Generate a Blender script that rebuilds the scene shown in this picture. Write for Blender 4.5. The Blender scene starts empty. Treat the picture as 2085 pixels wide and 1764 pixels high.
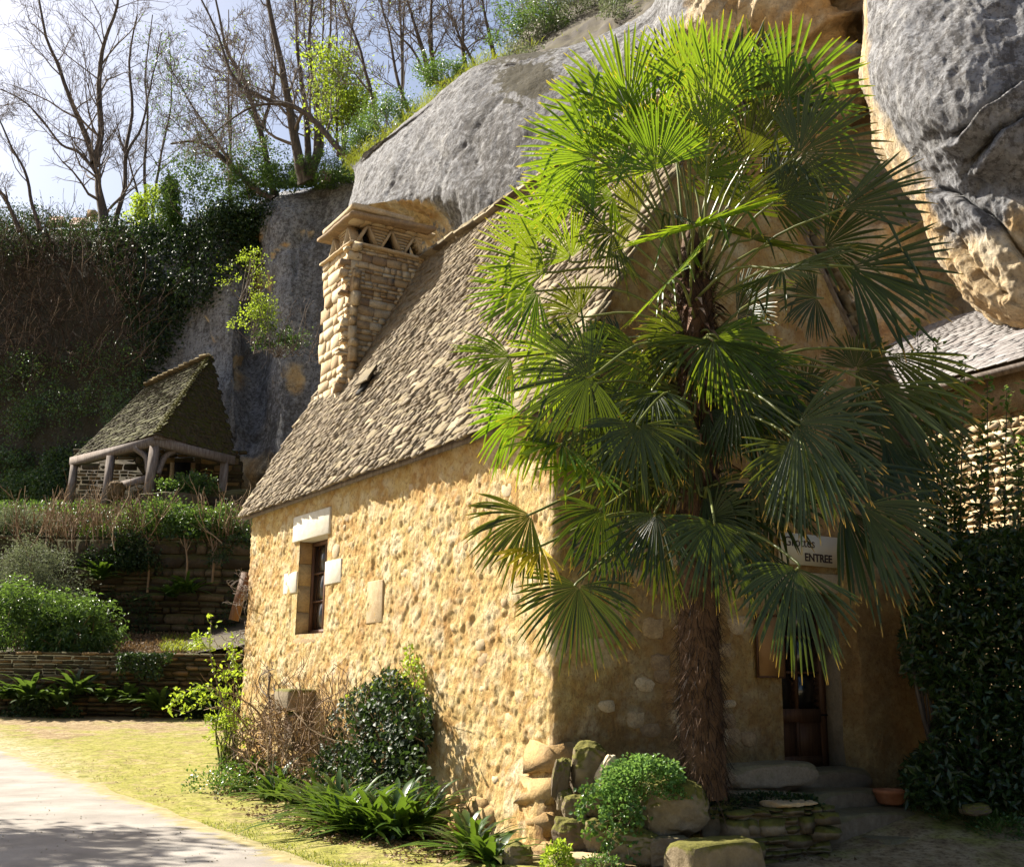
import bpy, math, random
import numpy as np
from mathutils import Matrix, Vector
random.seed(7); RG = np.random.default_rng(7)
SC = bpy.context.scene
COL = SC.collection
# ------------------------------------------------------------------ camera, world, sun, exposure
PITCH = math.radians(12.45); ROLL = math.radians(0.7); EYE = 1.6
cam_d = bpy.data.cameras.new('camera'); cam = bpy.data.objects.new('camera', cam_d); COL.objects.link(cam)
cam_d.sensor_fit = 'HORIZONTAL'; cam_d.sensor_width = 36.0; cam_d.lens = 36.0 * 2300.0 / 2085.0
cam_d.clip_start = 0.1; cam_d.clip_end = 1500
cam.matrix_world = Matrix.Translation((0, 0, EYE)) @ Matrix.Rotation(math.pi/2 + PITCH, 4, 'X') @ Matrix.Rotation(ROLL, 4, 'Z')
SC.camera = cam
SUN_EL = math.radians(43.0)
SUN_H = Vector((-0.853, 0.522, 0)).normalized()
SUN_DIR = Vector((SUN_H.x*math.cos(SUN_EL), SUN_H.y*math.cos(SUN_EL), math.sin(SUN_EL)))
world = bpy.data.worlds.new("World"); SC.world = world; world.use_nodes = True
wn = world.node_tree.nodes; wl = world.node_tree.links; wn.clear()
sky = wn.new('ShaderNodeTexSky'); sky.sky_type = 'NISHITA'; sky.sun_disc = False
sky.sun_elevation = SUN_EL; sky.sun_rotation = math.atan2(SUN_H.x, SUN_H.y)
sky.air_density = 1.0; sky.dust_density = 3.0; sky.ozone_density = 1.4
bg = wn.new('ShaderNodeBackground'); bg.inputs['Strength'].default_value = 0.056
wo = wn.new('ShaderNodeOutputWorld'); wl.new(sky.outputs[0], bg.inputs[0]); wl.new(bg.outputs[0], wo.inputs[0])
sun_d = bpy.data.lights.new('sun', 'SUN'); sun_d.energy = 5.0; sun_d.angle = math.radians(0.5); sun_d.color = (1.0, 0.93, 0.80)
sun = bpy.data.objects.new('sun', sun_d); COL.objects.link(sun); sun.location = (-20, 12, 30)
sun.rotation_euler = SUN_DIR.to_track_quat('Z', 'Y').to_euler()
SC.view_settings.view_transform = 'Standard'; SC.view_settings.look = 'None'
SC.view_settings.gamma = 1.0; SC.view_settings.use_curve_mapping = False
SC.view_settings.exposure = 1.50
SC.cycles.max_bounces = 8; SC.cycles.diffuse_bounces = 4; SC.cycles.transparent_max_bounces = 8

# ------------------------------------------------------------------ geometry of the view (measured from the photograph's vanishing points)
FPX, CX, CY = 2300.0, 1042.5, 882.0
def ray(px, py):
    dx, dy = px-CX, -(py-CY); c, s = math.cos(ROLL), math.sin(ROLL)
    x = c*dx-s*dy; y = s*dx+c*dy
    return np.array((x, FPX*math.cos(PITCH)-y*math.sin(PITCH), y*math.cos(PITCH)+FPX*math.sin(PITCH)))
E0 = np.array((0, 0, EYE))
def aty(px, py, Y): r = ray(px, py); return E0 + r*(Y/r[1])
def atz(px, py, z=0.0): r = ray(px, py); return E0 + r*((z-EYE)/r[2])
def onplane(px, py, p0, n): r = ray(px, py); return E0 + r*(np.dot(n, np.asarray(p0)-E0)/np.dot(n, r))
def proj(V):
    V = np.asarray(V, float).reshape(-1, 3); x, y, z = V[:, 0], V[:, 1], V[:, 2]-EYE
    f = y*math.cos(PITCH)+z*math.sin(PITCH); u = -y*math.sin(PITCH)+z*math.cos(PITCH)
    X, Y = x/f*FPX, u/f*FPX; c, s = math.cos(ROLL), math.sin(ROLL)
    return np.stack((CX+c*X+s*Y, CY-(-s*X+c*Y)), 1)
AZ = math.radians(31.5)
CW = np.array((-math.sin(AZ), math.cos(AZ), 0.0))      # along the long wall, away
CU = np.array((math.cos(AZ), math.sin(AZ), 0.0))       # along the gable, to the right
C0 = np.array((0.45, 11.41, 0.0))                      # near corner of the cottage
UP = np.array((0, 0, 1.0))
def H(s, t, z): return C0 + CU*s + CW*t + UP*z         # cottage coordinates

# ------------------------------------------------------------------ noise
def _h(ix, iy, iz, seed):
    n = (ix*374761393 + iy*668265263 + iz*2147483647 + seed*1274126177) & 0x7fffffff
    n = ((n ^ (n >> 13)) * 1274126177) & 0x7fffffff
    n = ((n ^ (n >> 16)) * 2246822519) & 0x7fffffff
    return ((n ^ (n >> 15)) & 0xffff) / 65535.0
def vnoise(P, seed=0):
    P = np.asarray(P, float); i = np.floor(P).astype(np.int64); f = P-i; f = f*f*(3-2*f); r = 0
    for a in (0, 1):
        wa = f[:, 0] if a else 1-f[:, 0]
        for b in (0, 1):
            wb = f[:, 1] if b else 1-f[:, 1]
            for c in (0, 1):
                wc = f[:, 2] if c else 1-f[:, 2]
                r = r + wa*wb*wc*_h(i[:, 0]+a, i[:, 1]+b, i[:, 2]+c, seed)
    return r*2-1
def fbm(P, sc, oc=4, seed=0, gain=.5, ridged=False):
    P = np.asarray(P, float)/sc; r = 0; a = 1.; tot = 0
    for o in range(oc):
        n = vnoise(P*2.03**o + 17.3*o, seed+o)
        if ridged: n = 1-2*np.abs(n)
        r = r + a*n; tot += a; a *= gain
    return r/tot
def worley(P, sc, seed=0):
    P = np.asarray(P, float)/sc; i = np.floor(P).astype(np.int64); f1 = np.full(len(P), 9.); f2 = np.full(len(P), 9.); cid = np.zeros(len(P))
    for a in (-1, 0, 1):
        for b in (-1, 0, 1):
            for c in (-1, 0, 1):
                q = i+np.array((a, b, c))
                hx, hy, hz = _h(q[:, 0], q[:, 1], q[:, 2], seed), _h(q[:, 0], q[:, 1], q[:, 2], seed+5), _h(q[:, 0], q[:, 1], q[:, 2], seed+9)
                d = np.sqrt((q[:, 0]+hx-P[:, 0])**2+(q[:, 1]+hy-P[:, 1])**2+(q[:, 2]+hz-P[:, 2])**2)
                nw = d < f1; f2 = np.where(nw, f1, np.minimum(f2, d)); f1 = np.where(nw, d, f1); cid = np.where(nw, _h(q[:, 0], q[:, 1], q[:, 2], seed+21), cid)
    return f1, f2, cid

# ------------------------------------------------------------------ mesh and object helpers
def mesh(name, V, F, mat=None, smooth=True, attrs=None):
    V = np.asarray(V, np.float32).reshape(-1, 3); me = bpy.data.meshes.new(name)
    if isinstance(F, np.ndarray): Fs = [F]
    else: Fs = [np.asarray(f, np.int32) for f in F if len(f)] if (len(F) and isinstance(F[0], np.ndarray)) else None
    if Fs is None:
        tot = np.array([len(f) for f in F], np.int32); li = np.fromiter((i for f in F for i in f), np.int32)
    else:
        tot = np.concatenate([np.full(len(f), f.shape[1], np.int32) for f in Fs]); li = np.concatenate([f.ravel() for f in Fs]).astype(np.int32)
    me.vertices.add(len(V)); me.vertices.foreach_set('co', V.ravel())
    me.loops.add(len(li)); me.loops.foreach_set('vertex_index', li)
    me.polygons.add(len(tot)); st = np.zeros(len(tot), np.int32); st[1:] = np.cumsum(tot)[:-1]
    me.polygons.foreach_set('loop_start', st)
    if smooth: me.polygons.foreach_set('use_smooth', np.ones(len(tot), bool))
    if attrs:
        for k, a in attrs.items():
            at = me.attributes.new(k, 'FLOAT', 'POINT'); at.data.foreach_set('value', np.asarray(a, np.float32).ravel())
    me.update(calc_edges=True)
    if mat: me.materials.append(mat)
    return me
def link(name, me, parent=None, M=None):
    o = bpy.data.objects.new(name, me); COL.objects.link(o)
    if parent is not None:
        o.parent = parent
        if M is not None: o.matrix_local = M
        if parent.get('_root'): o.location = o.location - Vector(parent['_root'])
    elif M is not None: o.matrix_world = M
    return o
def part(name, V, F, mat, parent=None, smooth=True, attrs=None, kind=None, label=None):
    o = link(name, mesh(name, V, F, mat, smooth, attrs), parent)
    if kind: o['kind'] = kind
    if label: o['label'] = label
    return o
def thing(name, label, cat, loc, group=None):
    o = bpy.data.objects.new(name, None); COL.objects.link(o); o.location = Vector([float(c) for c in loc]); o.empty_display_size = .2
    o['label'] = label; o['category'] = cat; o['_root'] = [float(c) for c in loc]
    if group: o['group'] = group
    return o
def tag(o, label, cat, group=None, kind=None):
    o['label'] = label; o['category'] = cat
    if group: o['group'] = group
    if kind: o['kind'] = kind
    return o
def struct(o): o['kind'] = 'structure'; return o
class MB:
    def __init__(s): s.V = []; s.F3 = []; s.F4 = []; s.n = 0; s.A = []
    def add(s, V, F, a=None):
        V = np.asarray(V, float).reshape(-1, 3); F = np.asarray(F, np.int64)
        if not len(F): return
        s.V.append(V); (s.F3 if F.shape[1] == 3 else s.F4).append(F+s.n); s.n += len(V)
        s.A.append(np.zeros(len(V)) if a is None else np.broadcast_to(np.asarray(a, float), (len(V),)))
    def get(s):
        F = []
        if s.F3: F.append(np.concatenate(s.F3).astype(np.int32))
        if s.F4: F.append(np.concatenate(s.F4).astype(np.int32))
        return np.concatenate(s.V), F, np.concatenate(s.A)
    def part(s, name, mat, parent=None, smooth=True, kind=None, label=None, attr=None):
        V, F, A = s.get(); return part(name, V, F, mat, parent, smooth, {attr: A} if attr else None, kind, label)
BOXF = np.array([(0, 3, 2, 1), (4, 5, 6, 7), (0, 1, 5, 4), (1, 2, 6, 5), (2, 3, 7, 6), (3, 0, 4, 7)])
def box(o, a, b, c, jit=0.0):
    """corner o and three edge vectors"""
    o, a, b, c = (np.asarray(q, float) for q in (o, a, b, c))
    V = np.array([o, o+a, o+a+b, o+b, o+c, o+a+c, o+a+b+c, o+b+c])
    if jit: V = V + RG.uniform(-jit, jit, V.shape)
    return V, BOXF
def bevbox(me_obj_w):
    md = me_obj_w.modifiers.new('bevel', 'BEVEL'); md.width = .012; md.segments = 2; md.limit_method = 'ANGLE'
    return me_obj_w
def tube(pts, rad, k=6, cap=True):
    pts = np.asarray(pts, float); n = len(pts); rad = np.broadcast_to(np.asarray(rad, float), (n,))
    d = np.gradient(pts, axis=0); d /= (np.linalg.norm(d, axis=1, keepdims=True)+1e-9)
    ref = np.array((0.31, 0.22, 0.92)) if abs(d[:, 2]).mean() < .8 else np.array((.9, .3, .1))
    a = np.cross(d, ref); a /= (np.linalg.norm(a, axis=1, keepdims=True)+1e-9); b = np.cross(d, a)
    th = np.arange(k)*2*math.pi/k
    V = pts[:, None, :] + rad[:, None, None]*(np.cos(th)[None, :, None]*a[:, None, :]+np.sin(th)[None, :, None]*b[:, None, :])
    i = np.arange(n-1)[:, None]*k; j = np.arange(k)[None, :]; j2 = (j+1) % k
    F = np.stack(((i+j), (i+j2), (i+k+j2), (i+k+j)), -1).reshape(-1, 4)
    return V.reshape(-1, 3), F
def smoothline(P, n):
    """Catmull-Rom through control points"""
    P = np.asarray(P, float); m = len(P); Q = np.concatenate((2*P[:1]-P[1:2], P, 2*P[-1:]-P[-2:-1]))
    u = np.linspace(0, m-1-1e-6, n); i = u.astype(int); f = (u-i)[:, None]
    a, b, c, d = Q[i], Q[i+1], Q[i+2], Q[i+3]
    return .5*((2*b)+(-a+c)*f+(2*a-5*b+4*c-d)*f**2+(-a+3*b-3*c+d)*f**3)
def gridF(nu, nv, flip=False):
    i = np.arange(nu-1)[:, None]*nv; j = np.arange(nv-1)[None, :]
    q = (i+j, i+j+1, i+nv+j+1, i+nv+j) if not flip else (i+j, i+nv+j, i+nv+j+1, i+j+1)
    return np.stack(q, -1).reshape(-1, 4)
def gridN(G):
    a = np.gradient(G, axis=0); b = np.gradient(G, axis=1); n = np.cross(a, b); return n/(np.linalg.norm(n, axis=2, keepdims=True)+1e-9)
def loft(ribs, nu, nv):
    """ribs: lists of world points, all the same length -> smooth grid nu x nv"""
    R = np.array([smoothline(r, nv) for r in ribs])          # (ribs, nv, 3)
    return np.stack([smoothline(R[:, j], nu) for j in range(nv)], 1)
def inpoly(pt, poly):
    x, y = pt[:, 0], pt[:, 1]; poly = np.asarray(poly, float); r = np.zeros(len(x), bool); j = len(poly)-1
    for i in range(len(poly)):
        xi, yi, xj, yj = *poly[i], *poly[j]
        c = ((yi > y) != (yj > y)) & (x < (xj-xi)*(y-yi)/(yj-yi+1e-12)+xi); r ^= c; j = i
    return r
# stones that are picked apart one by one
def stone_shape(seed, boxy=.6, jit=.12):
    r = np.random.default_rng(seed); g = np.array((-1, 0, 1.)); V = []; idx = {}
    for a in g:
        for b in g:
            for c in g:
                if a == b == c == 0: continue
                idx[(a, b, c)] = len(V); p = np.array((a, b, c)); s = p/np.linalg.norm(p)
                V.append(p*boxy+s*(1-boxy))
    V = np.array(V); V = V*.5/np.abs(V).max(0); V += r.uniform(-jit, jit, V.shape)*.5; F = []
    for ax in range(3):
        o = [k for k in range(3) if k != ax]
        for sg in (-1, 1):
            for p in (-1, 0):
                for q in (-1, 0):
                    c = []
                    for dp, dq in ((0, 0), (1, 0), (1, 1), (0, 1)):
                        v = [0, 0, 0]; v[ax] = sg; v[o[0]] = p+dp; v[o[1]] = q+dq; c.append(idx[tuple(v)])
                    if (sg > 0) == (ax == 1): c = c[::-1]
                    F.append(c)
    return V, np.array(F)
STONES = [stone_shape(100+i, .86, .12) for i in range(12)]
ROUND = [stone_shape(200+i, .30, .16) for i in range(8)]
def slab_shape(seed, j=.09):
    r = np.random.default_rng(seed); V, F = box((-.5, -.5, -.5), (1, 0, 0), (0, 1, 0), (0, 0, 1)); V = V + r.uniform(-j, j, V.shape); return V, F
SLABS = [slab_shape(300+i) for i in range(10)]
_cache = {}
def piece_mesh(kind, i, mat, smooth, name='stone'):
    key = (id(kind), i, mat.name, smooth, name)
    if key not in _cache: _cache[key] = mesh(name, kind[i][0], kind[i][1], mat, smooth)
    return _cache[key]
def basis(ax, ay, az, o):
    M = np.eye(4); M[:3, 0] = ax; M[:3, 1] = ay; M[:3, 2] = az; M[:3, 3] = o; return M
def emit(name, parent, mats, mat, kind=STONES, limit=300, smooth=True, key=None, stuffname=None):
    """mats: list of 4x4 arrays in world space. the largest in view as objects, the rest joined as stuff"""
    if not mats: return
    A = np.array(mats)
    if len(A) > limit:
        pp = proj(A[:, :3, 3]); d = np.linalg.norm(A[:, :3, 3]-E0, axis=1)
        inv = (pp[:, 0] > 0) & (pp[:, 0] < 2085) & (pp[:, 1] > 0) & (pp[:, 1] < 1764)
        sz = np.linalg.norm(A[:, :3, 0], axis=1)/d*np.where(inv, 1, .01)
        if key is not None: sz = sz*key(A, pp)
        order = np.argsort(-sz)
    else: order = np.arange(len(A))
    ml = mat if isinstance(mat, (list, tuple)) else [mat]
    for n, k in enumerate(order[:limit]):
        link(name, piece_mesh(kind, int(RG.integers(len(kind))), ml[int(RG.integers(len(ml)))], smooth, name), parent, Matrix(A[k].tolist()))
    rest = order[limit:]
    if len(rest):
        mb = MB()
        for k in rest:
            V, F = kind[int(RG.integers(len(kind)))]; mb.add(V@A[k][:3, :3].T+A[k][:3, 3], F)
        mb.part(stuffname or name, ml[0], parent, smooth, kind='stuff')
def rubble(o, a, up, n, L, Hh, hc, wr, dep=.16, gap=.012, top=None, proud=.03, skip=None):
    """courses of stones on a face: origin o, along a, up, outward n"""
    out = []; z = 0
    while z < Hh-.02:
        h = min(random.uniform(*hc), Hh-z+.01); x = random.uniform(-.2, 0)
        while x < L:
            w = random.uniform(*wr)*(.7+.6*h/hc[1])
            cx, cz = x+w/2, z+h/2
            if cx < L+.05 and (top is None or z+h < top(cx)) and (skip is None or not skip(cx, cz)):
                if random.random() < .13 and h > hc[0]*1.3:
                    for q in (0, 1):
                        out.append(basis(a*(w-gap), n*dep, up*(h/2-gap), o+a*cx+up*(z+h*(.25+.5*q))+n*(-dep/2+random.uniform(0, proud))))
                else:
                    rr = random.uniform(-.05, .05)
                    out.append(basis((a+up*rr)*(w-gap), n*dep, (up-a*rr)*(h-gap), o+a*cx+up*cz+n*(-dep/2+random.uniform(0, proud))))
            x += w
        z += h
    return out

# ------------------------------------------------------------------ materials
class NT:
    def __init__(s, name):
        s.m = bpy.data.materials.new(name); s.m.use_nodes = True; s.t = s.m.node_tree; s.t.nodes.clear()
        s.out = s.t.nodes.new('ShaderNodeOutputMaterial'); s.pos = None
    def n(s, ty, **kw):
        nd = s.t.nodes.new(ty)
        for k, v in kw.items(): setattr(nd, k, v)
        return nd
    def l(s, a, b): s.t.links.new(a, b)
    def P(s):
        if s.pos is None: s.pos = s.n('ShaderNodeNewGeometry')
        return s.pos.outputs['Position']
    def scaled(s, v):
        m = s.n('ShaderNodeMapping'); s.l(s.P(), m.inputs[0]); m.inputs['Scale'].default_value = v; return m.outputs[0]
    def noise(s, sc, det=4, rough=.55, vec=None, dist=0.):
        nd = s.n('ShaderNodeTexNoise'); nd.inputs['Scale'].default_value = sc; nd.inputs['Detail'].default_value = det
        nd.inputs['Roughness'].default_value = rough; nd.inputs['Distortion'].default_value = dist
        s.l(vec if vec is not None else s.P(), nd.inputs['Vector']); return nd.outputs['Fac']
    def vor(s, sc, feat='F1', out='Distance', vec=None, rnd=1.):
        nd = s.n('ShaderNodeTexVoronoi', feature=feat); nd.inputs['Scale'].default_value = sc; nd.inputs['Randomness'].default_value = rnd
        s.l(vec if vec is not None else s.P(), nd.inputs['Vector']); return nd.outputs[out]
    def ramp(s, fac, stops):
        r = s.n('ShaderNodeValToRGB'); e = r.color_ramp.elements
        while len(e) < len(stops): e.new(.5)
        for i, (p, c) in enumerate(stops):
            e[i].position = p; e[i].color = (c, c, c, 1) if isinstance(c, (int, float)) else (*c, 1)
        s.l(fac, r.inputs[0]); return r.outputs[0]
    def mix(s, f, a, b, mode='MIX'):
        m = s.n('ShaderNodeMix', data_type='RGBA', blend_type=mode)
        for q, i in ((f, 0), (a, 6), (b, 7)):
            if isinstance(q, (int, float)): m.inputs[i].default_value = q if i == 0 else (q, q, q, 1)
            elif isinstance(q, tuple): m.inputs[i].default_value = (*q, 1)
            else: s.l(q, m.inputs[i])
        return m.outputs[2]
    def math(s, op, a, b=0., c=None, clamp=False):
        m = s.n('ShaderNodeMath', operation=op); m.use_clamp = clamp
        for i, q in enumerate((a, b) if c is None else (a, b, c)):
            if isinstance(q, (int, float)): m.inputs[i].default_value = q
            else: s.l(q, m.inputs[i])
        return m.outputs[0]
    def attr(s, k): a = s.n('ShaderNodeAttribute', attribute_name=k); return a.outputs['Fac']
    def island(s): g = s.n('ShaderNodeNewGeometry'); return g.outputs['Random Per Island']
    def objrnd(s): g = s.n('ShaderNodeObjectInfo'); return g.outputs['Random']
    def nz(s):
        g = s.n('ShaderNodeNewGeometry'); x = s.n('ShaderNodeSeparateXYZ'); s.l(g.outputs['Normal'], x.inputs[0]); return x.outputs[2]
    def bump(s, h, st=.5, d=.02, nrm=None):
        b = s.n('ShaderNodeBump'); b.inputs['Strength'].default_value = st; b.inputs['Distance'].default_value = d
        s.l(h, b.inputs['Height'])
        if nrm is not None: s.l(nrm, b.inputs['Normal'])
        return b.outputs[0]
    def bsdf(s, col, rough=.9, nrm=None, spec=.3, **kw):
        b = s.n('ShaderNodeBsdfPrincipled')
        for q, k in ((col, 'Base Color'), (rough, 'Roughness')):
            if isinstance(q, tuple): b.inputs[k].default_value = (*q, 1)
            elif isinstance(q, (int, float)): b.inputs[k].default_value = q
            else: s.l(q, b.inputs[k])
        b.inputs['Specular IOR Level'].default_value = spec
        for k, v in kw.items(): b.inputs[k.replace('_', ' ')].default_value = v
        if nrm is not None: s.l(nrm, b.inputs['Normal'])
        return b.outputs[0]
    def done(s, sh): s.l(sh, s.out.inputs[0]); return s.m

def m_stone(name, cols, rndamt=.5, bump=.6, moss=0., mosscol=(.10, .11, .02), sc=9, grime=.5):
    t = NT(name); n1 = t.noise(sc, 6, .65); n2 = t.noise(sc*5, 5, .7); n3 = t.noise(1.3, 4, .6)
    r = t.math('ADD', t.math('MULTIPLY', t.objrnd(), rndamt), t.math('MULTIPLY', t.island(), rndamt*.001))
    f = t.math('ADD', t.math('MULTIPLY', n1, 1.1-rndamt*.4), r); f = t.math('SUBTRACT', f, .25+rndamt*.25)
    k = len(cols); c = t.ramp(f, [(.12+.76*i/(k-1), q) for i, q in enumerate(cols)])
    c = t.mix(t.ramp(n2, [(.35, .55*grime), (.55, 0.)]), c, (.10, .07, .04))
    c = t.mix(t.ramp(t.noise(2.2, 5, .7), [(.5, 0.), (.72, .6*grime)]), c, (.13, .12, .11))
    if moss:
        mf = t.math('MULTIPLY', t.ramp(t.math('ADD', t.nz(), t.math('MULTIPLY', t.noise(5, 5, .7), 1.2)), [(.75, 0.), (1.0, 1.)]), moss)
        c = t.mix(mf, c, t.ramp(n2, [(.3, mosscol), (.7, tuple(q*2.0 for q in mosscol))]))
    h = t.math('ADD', t.math('MULTIPLY', n1, .6), t.math('MULTIPLY', n2, .4))
    return t.done(t.bsdf(c, .92, t.bump(h, bump, .03)))
def m_wall():
    t = NT('ochre_plaster'); n1 = t.noise(3.2, 6, .65); n2 = t.noise(24, 6, .7); n3 = t.noise(.7, 4, .6); n4 = t.noise(9, 5, .7)
    c = t.ramp(n1, [(.30, (.42, .235, .075)), (.45, (.54, .35, .13)), (.58, (.64, .47, .20)), (.75, (.72, .60, .34))])
    st = t.attr('stone'); c = t.mix(t.math('MULTIPLY', st, .75), c, t.ramp(t.attr('cell'), [(0., (.46, .33, .17)), (.5, (.66, .53, .28)), (1., (.78, .68, .46))]))
    c = t.mix(t.ramp(n3, [(.48, 0.), (.7, .5)]), c, (.42, .22, .09))
    c = t.mix(t.ramp(n2, [(.32, .8), (.5, 0.)]), c, (.30, .15, .06))
    c = t.mix(t.math('MULTIPLY', t.attr('damp_shade'), t.ramp(n4, [(.3, .3), (.6, 1.)])), c, (.13, .075, .04))
    vv = t.scaled((1, 1, .55)); h = t.math('ADD', t.math('MULTIPLY', t.noise(11, 5, .75, vec=vv), .6), t.math('MULTIPLY', t.noise(30, 5, .8, vec=vv), .4))
    return t.done(t.bsdf(c, .95, t.bump(h, 1., .075), spec=.15))
def m_rock():
    t = NT('limestone_cliff'); n1 = t.noise(.35, 7, .68, dist=.4); n2 = t.noise(2.2, 8, .72, dist=.3); n3 = t.noise(13, 6, .7)
    vs = t.scaled((1.5, 1.5, .3)); st = t.noise(1.1, 8, .72, vec=vs, dist=1.2)
    c = t.ramp(n2, [(.28, (.18, .18, .19)), (.44, (.28, .283, .30)), (.56, (.35, .35, .36)), (.72, (.46, .45, .43))])
    c = t.mix(t.ramp(st, [(.50, 0.), (.66, .7)]), c, (.14, .135, .14)); c = t.mix(t.ramp(t.math('ADD', t.noise(7, 6, .75), t.math('MULTIPLY', st, .35)), [(.66, 0.), (.74, .75)]), c, (.07, .064, .06)); c = t.mix(t.ramp(t.noise(9.5, 5, .8, dist=1.), [(.60, 0.), (.70, .35)]), c, (.40, .385, .36))
    c = t.mix(t.ramp(t.noise(1.1, 8, .75, dist=.6), [(.59, 0.), (.68, .35)]), c, (.40, .385, .355))
    oc = t.ramp(t.noise(1.0, 6, .65, dist=.8), [(.28, (.36, .20, .08)), (.42, (.54, .36, .17)), (.55, (.64, .50, .31)), (.72, (.72, .64, .50))])
    of = t.math('ADD', t.attr('ochre'), t.math('MULTIPLY', t.math('SUBTRACT', n1, .5), 1.1))
    c = t.mix(t.ramp(of, [(.36, 0.), (.54, 1.)]), c, oc)
    c = t.mix(t.math('MULTIPLY', t.attr('stain'), t.ramp(t.noise(2.6, 8, .78, dist=.8), [(.42, .15), (.54, .9)])), c, (.06, .055, .052)); c = t.mix(t.ramp(n3, [(.34, .5), (.48, 0.)]), c, (.07, .055, .045))
    c = t.mix(t.ramp(t.math('ADD', t.attr('moss'), t.math('MULTIPLY', t.math('SUBTRACT', n2, .5), 1.4)), [(.45, 0.), (.6, .9)]), c, t.ramp(n3, [(.3, (.018, .015, .006)), (.7, (.055, .042, .012))]))
    h = t.math('ADD', t.math('MULTIPLY', n2, .6), t.math('ADD', t.math('MULTIPLY', n3, .25), t.math('MULTIPLY', t.noise(5.5, 6, .75, dist=.4), .35)))
    return t.done(t.bsdf(c, .95, t.bump(h, 1., .15), spec=.2))
def m_leaf(name, cols, trans=(.3, .5, .05), tf=.4, rough=.35, spec=.5, var='island', tip=None, back=None):
    t = NT(name); r = t.island() if var == 'island' else t.attr(var)
    k = len(cols); c = t.ramp(r, [(i/(k-1), q) for i, q in enumerate(cols)])
    tc = t.mix(.5, c, trans, 'MIX')
    tr = t.n('ShaderNodeBsdfTranslucent')
    if tip:
        o = t.objrnd(); c = t.mix(t.ramp(o, [(.0, .0), (.6, .08), (1., .55)]), c, t.mix(.5, c, (.10, .115, .012))); tc = t.mix(t.ramp(o, [(.0, .0), (1., .5)]), tc, (.40, .40, .02))
        a = t.attr('along'); f = t.ramp(a, [(.93, 0.), (.99, 1.)]); c = t.mix(f, c, tip); tc = t.mix(f, tc, tip)
    t.l(tc, tr.inputs[0])
    b = t.bsdf(c, rough, None, spec)
    mx = t.n('ShaderNodeMixShader'); mx.inputs[0].default_value = tf; t.l(b, mx.inputs[1]); t.l(tr.outputs[0], mx.inputs[2])
    return t.done(mx.outputs[0])
def m_simple(name, cols, sc=8, bump=.4, rough=.85, scale=None, spec=.3, isl=0., d=.02):
    t = NT(name); v = t.scaled(scale) if scale else None; n1 = t.noise(sc, 6, .65, vec=v); f = n1
    if isl: f = t.math('ADD', t.math('MULTIPLY', n1, 1-isl*.5), t.math('MULTIPLY', t.math('SUBTRACT', t.island(), .5), isl))
    if isl: f = t.math('ADD', f, isl*.12)
    k = len(cols); c = t.ramp(f, [(.28+.44*i/(k-1), q) for i, q in enumerate(cols)])
    return t.done(t.bsdf(c, rough, t.bump(t.noise(sc*4, 5, .7, vec=v), bump, d), spec=spec))

M_WALL = m_wall(); M_ROCK = m_rock()
M_STONE = m_stone('pale_ochre_stone', [(.42, .29, .15), (.55, .42, .25), (.62, .51, .34), (.70, .63, .49)], .6, .35)
M_STONE2 = m_stone('weathered_chimney_stone', [(.30, .20, .11), (.50, .36, .20), (.60, .48, .31), (.66, .56, .40)], .6, .35, grime=.8)
M_DRESS = m_stone('white_dressed_stone', [(.62, .56, .44), (.74, .70, .60), (.80, .77, .69)], .3, .35, grime=.15)
M_OLD = m_stone('mossy_walling_stone', [(.035, .026, .015), (.075, .055, .032), (.13, .095, .055), (.22, .165, .10)], .7, moss=.7, mosscol=(.045, .042, .010))
M_GOLD = m_stone('yellow_walling_stone', [(.12, .075, .03), (.21, .135, .055), (.30, .21, .10)], .5, grime=.5)
M_BOULD = m_stone('boulder_limestone', [(.11, .08, .05), (.20, .155, .095), (.30, .24, .16), (.42, .36, .27)], .45, .9, moss=.95, mosscol=(.075, .07, .010), sc=5)
M_CORN = m_stone('ochre_corner_stone', [(.36, .22, .09), (.50, .34, .15), (.60, .45, .23)], .5, .9, grime=.6, sc=7)
M_STEP = m_stone('worn_step_stone', [(.16, .12, .08), (.27, .215, .15), (.38, .31, .22)], .35, .7, moss=.45, mosscol=(.06, .06, .012))
M_LAUZE = m_stone('lauze_roof_stone', [(.12, .09, .06), (.24, .19, .125), (.36, .295, .20), (.50, .43, .32)], .75, .28, moss=.22, mosscol=(.16, .13, .04), sc=6, grime=.6)
M_LAUZE_MOSS = m_stone('mossy_lauze_roof', [(.035, .028, .018), (.07, .058, .036), (.14, .115, .08)], .7, .3, moss=1.0, mosscol=(.036, .034, .005), sc=6)
M_TILE = m_stone('flat_clay_tile', [(.20, .18, .175), (.28, .265, .26), (.36, .35, .355)], .7, .4, grime=.2, sc=7)
M_OAK = m_simple('weathered_grey_oak', [(.10, .075, .06), (.20, .16, .135), (.30, .26, .235)], 6, .12, scale=(3, 3, .5))
M_DOOR = m_simple('brown_door_wood', [(.060, .026, .013), (.11, .052, .026), (.16, .08, .042)], 7, .3, .55, scale=(4, 4, .4))
M_BOARD = m_simple('flat_brown_board', [(.30, .155, .055), (.36, .19, .07), (.40, .22, .09)], 5, .15, .7)
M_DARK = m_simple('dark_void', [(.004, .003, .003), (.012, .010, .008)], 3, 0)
M_BARK = m_simple('grey_brown_bark', [(.045, .034, .028), (.10, .078, .062), (.19, .155, .125)], 9, .9, scale=(1, 1, .25), d=.04)
M_TWIG = m_simple('bare_twig_bark', [(.085, .065, .052), (.17, .135, .11), (.26, .215, .18)], 3, 0.)
M_DRY = m_simple('dry_stem', [(.16, .10, .055), (.28, .19, .11), (.42, .31, .20)], 4, .1, isl=.8)
M_FIBRE = m_simple('palm_fibre', [(.018, .010, .006), (.055, .030, .017), (.13, .075, .042)], 14, .8, isl=.7)
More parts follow.
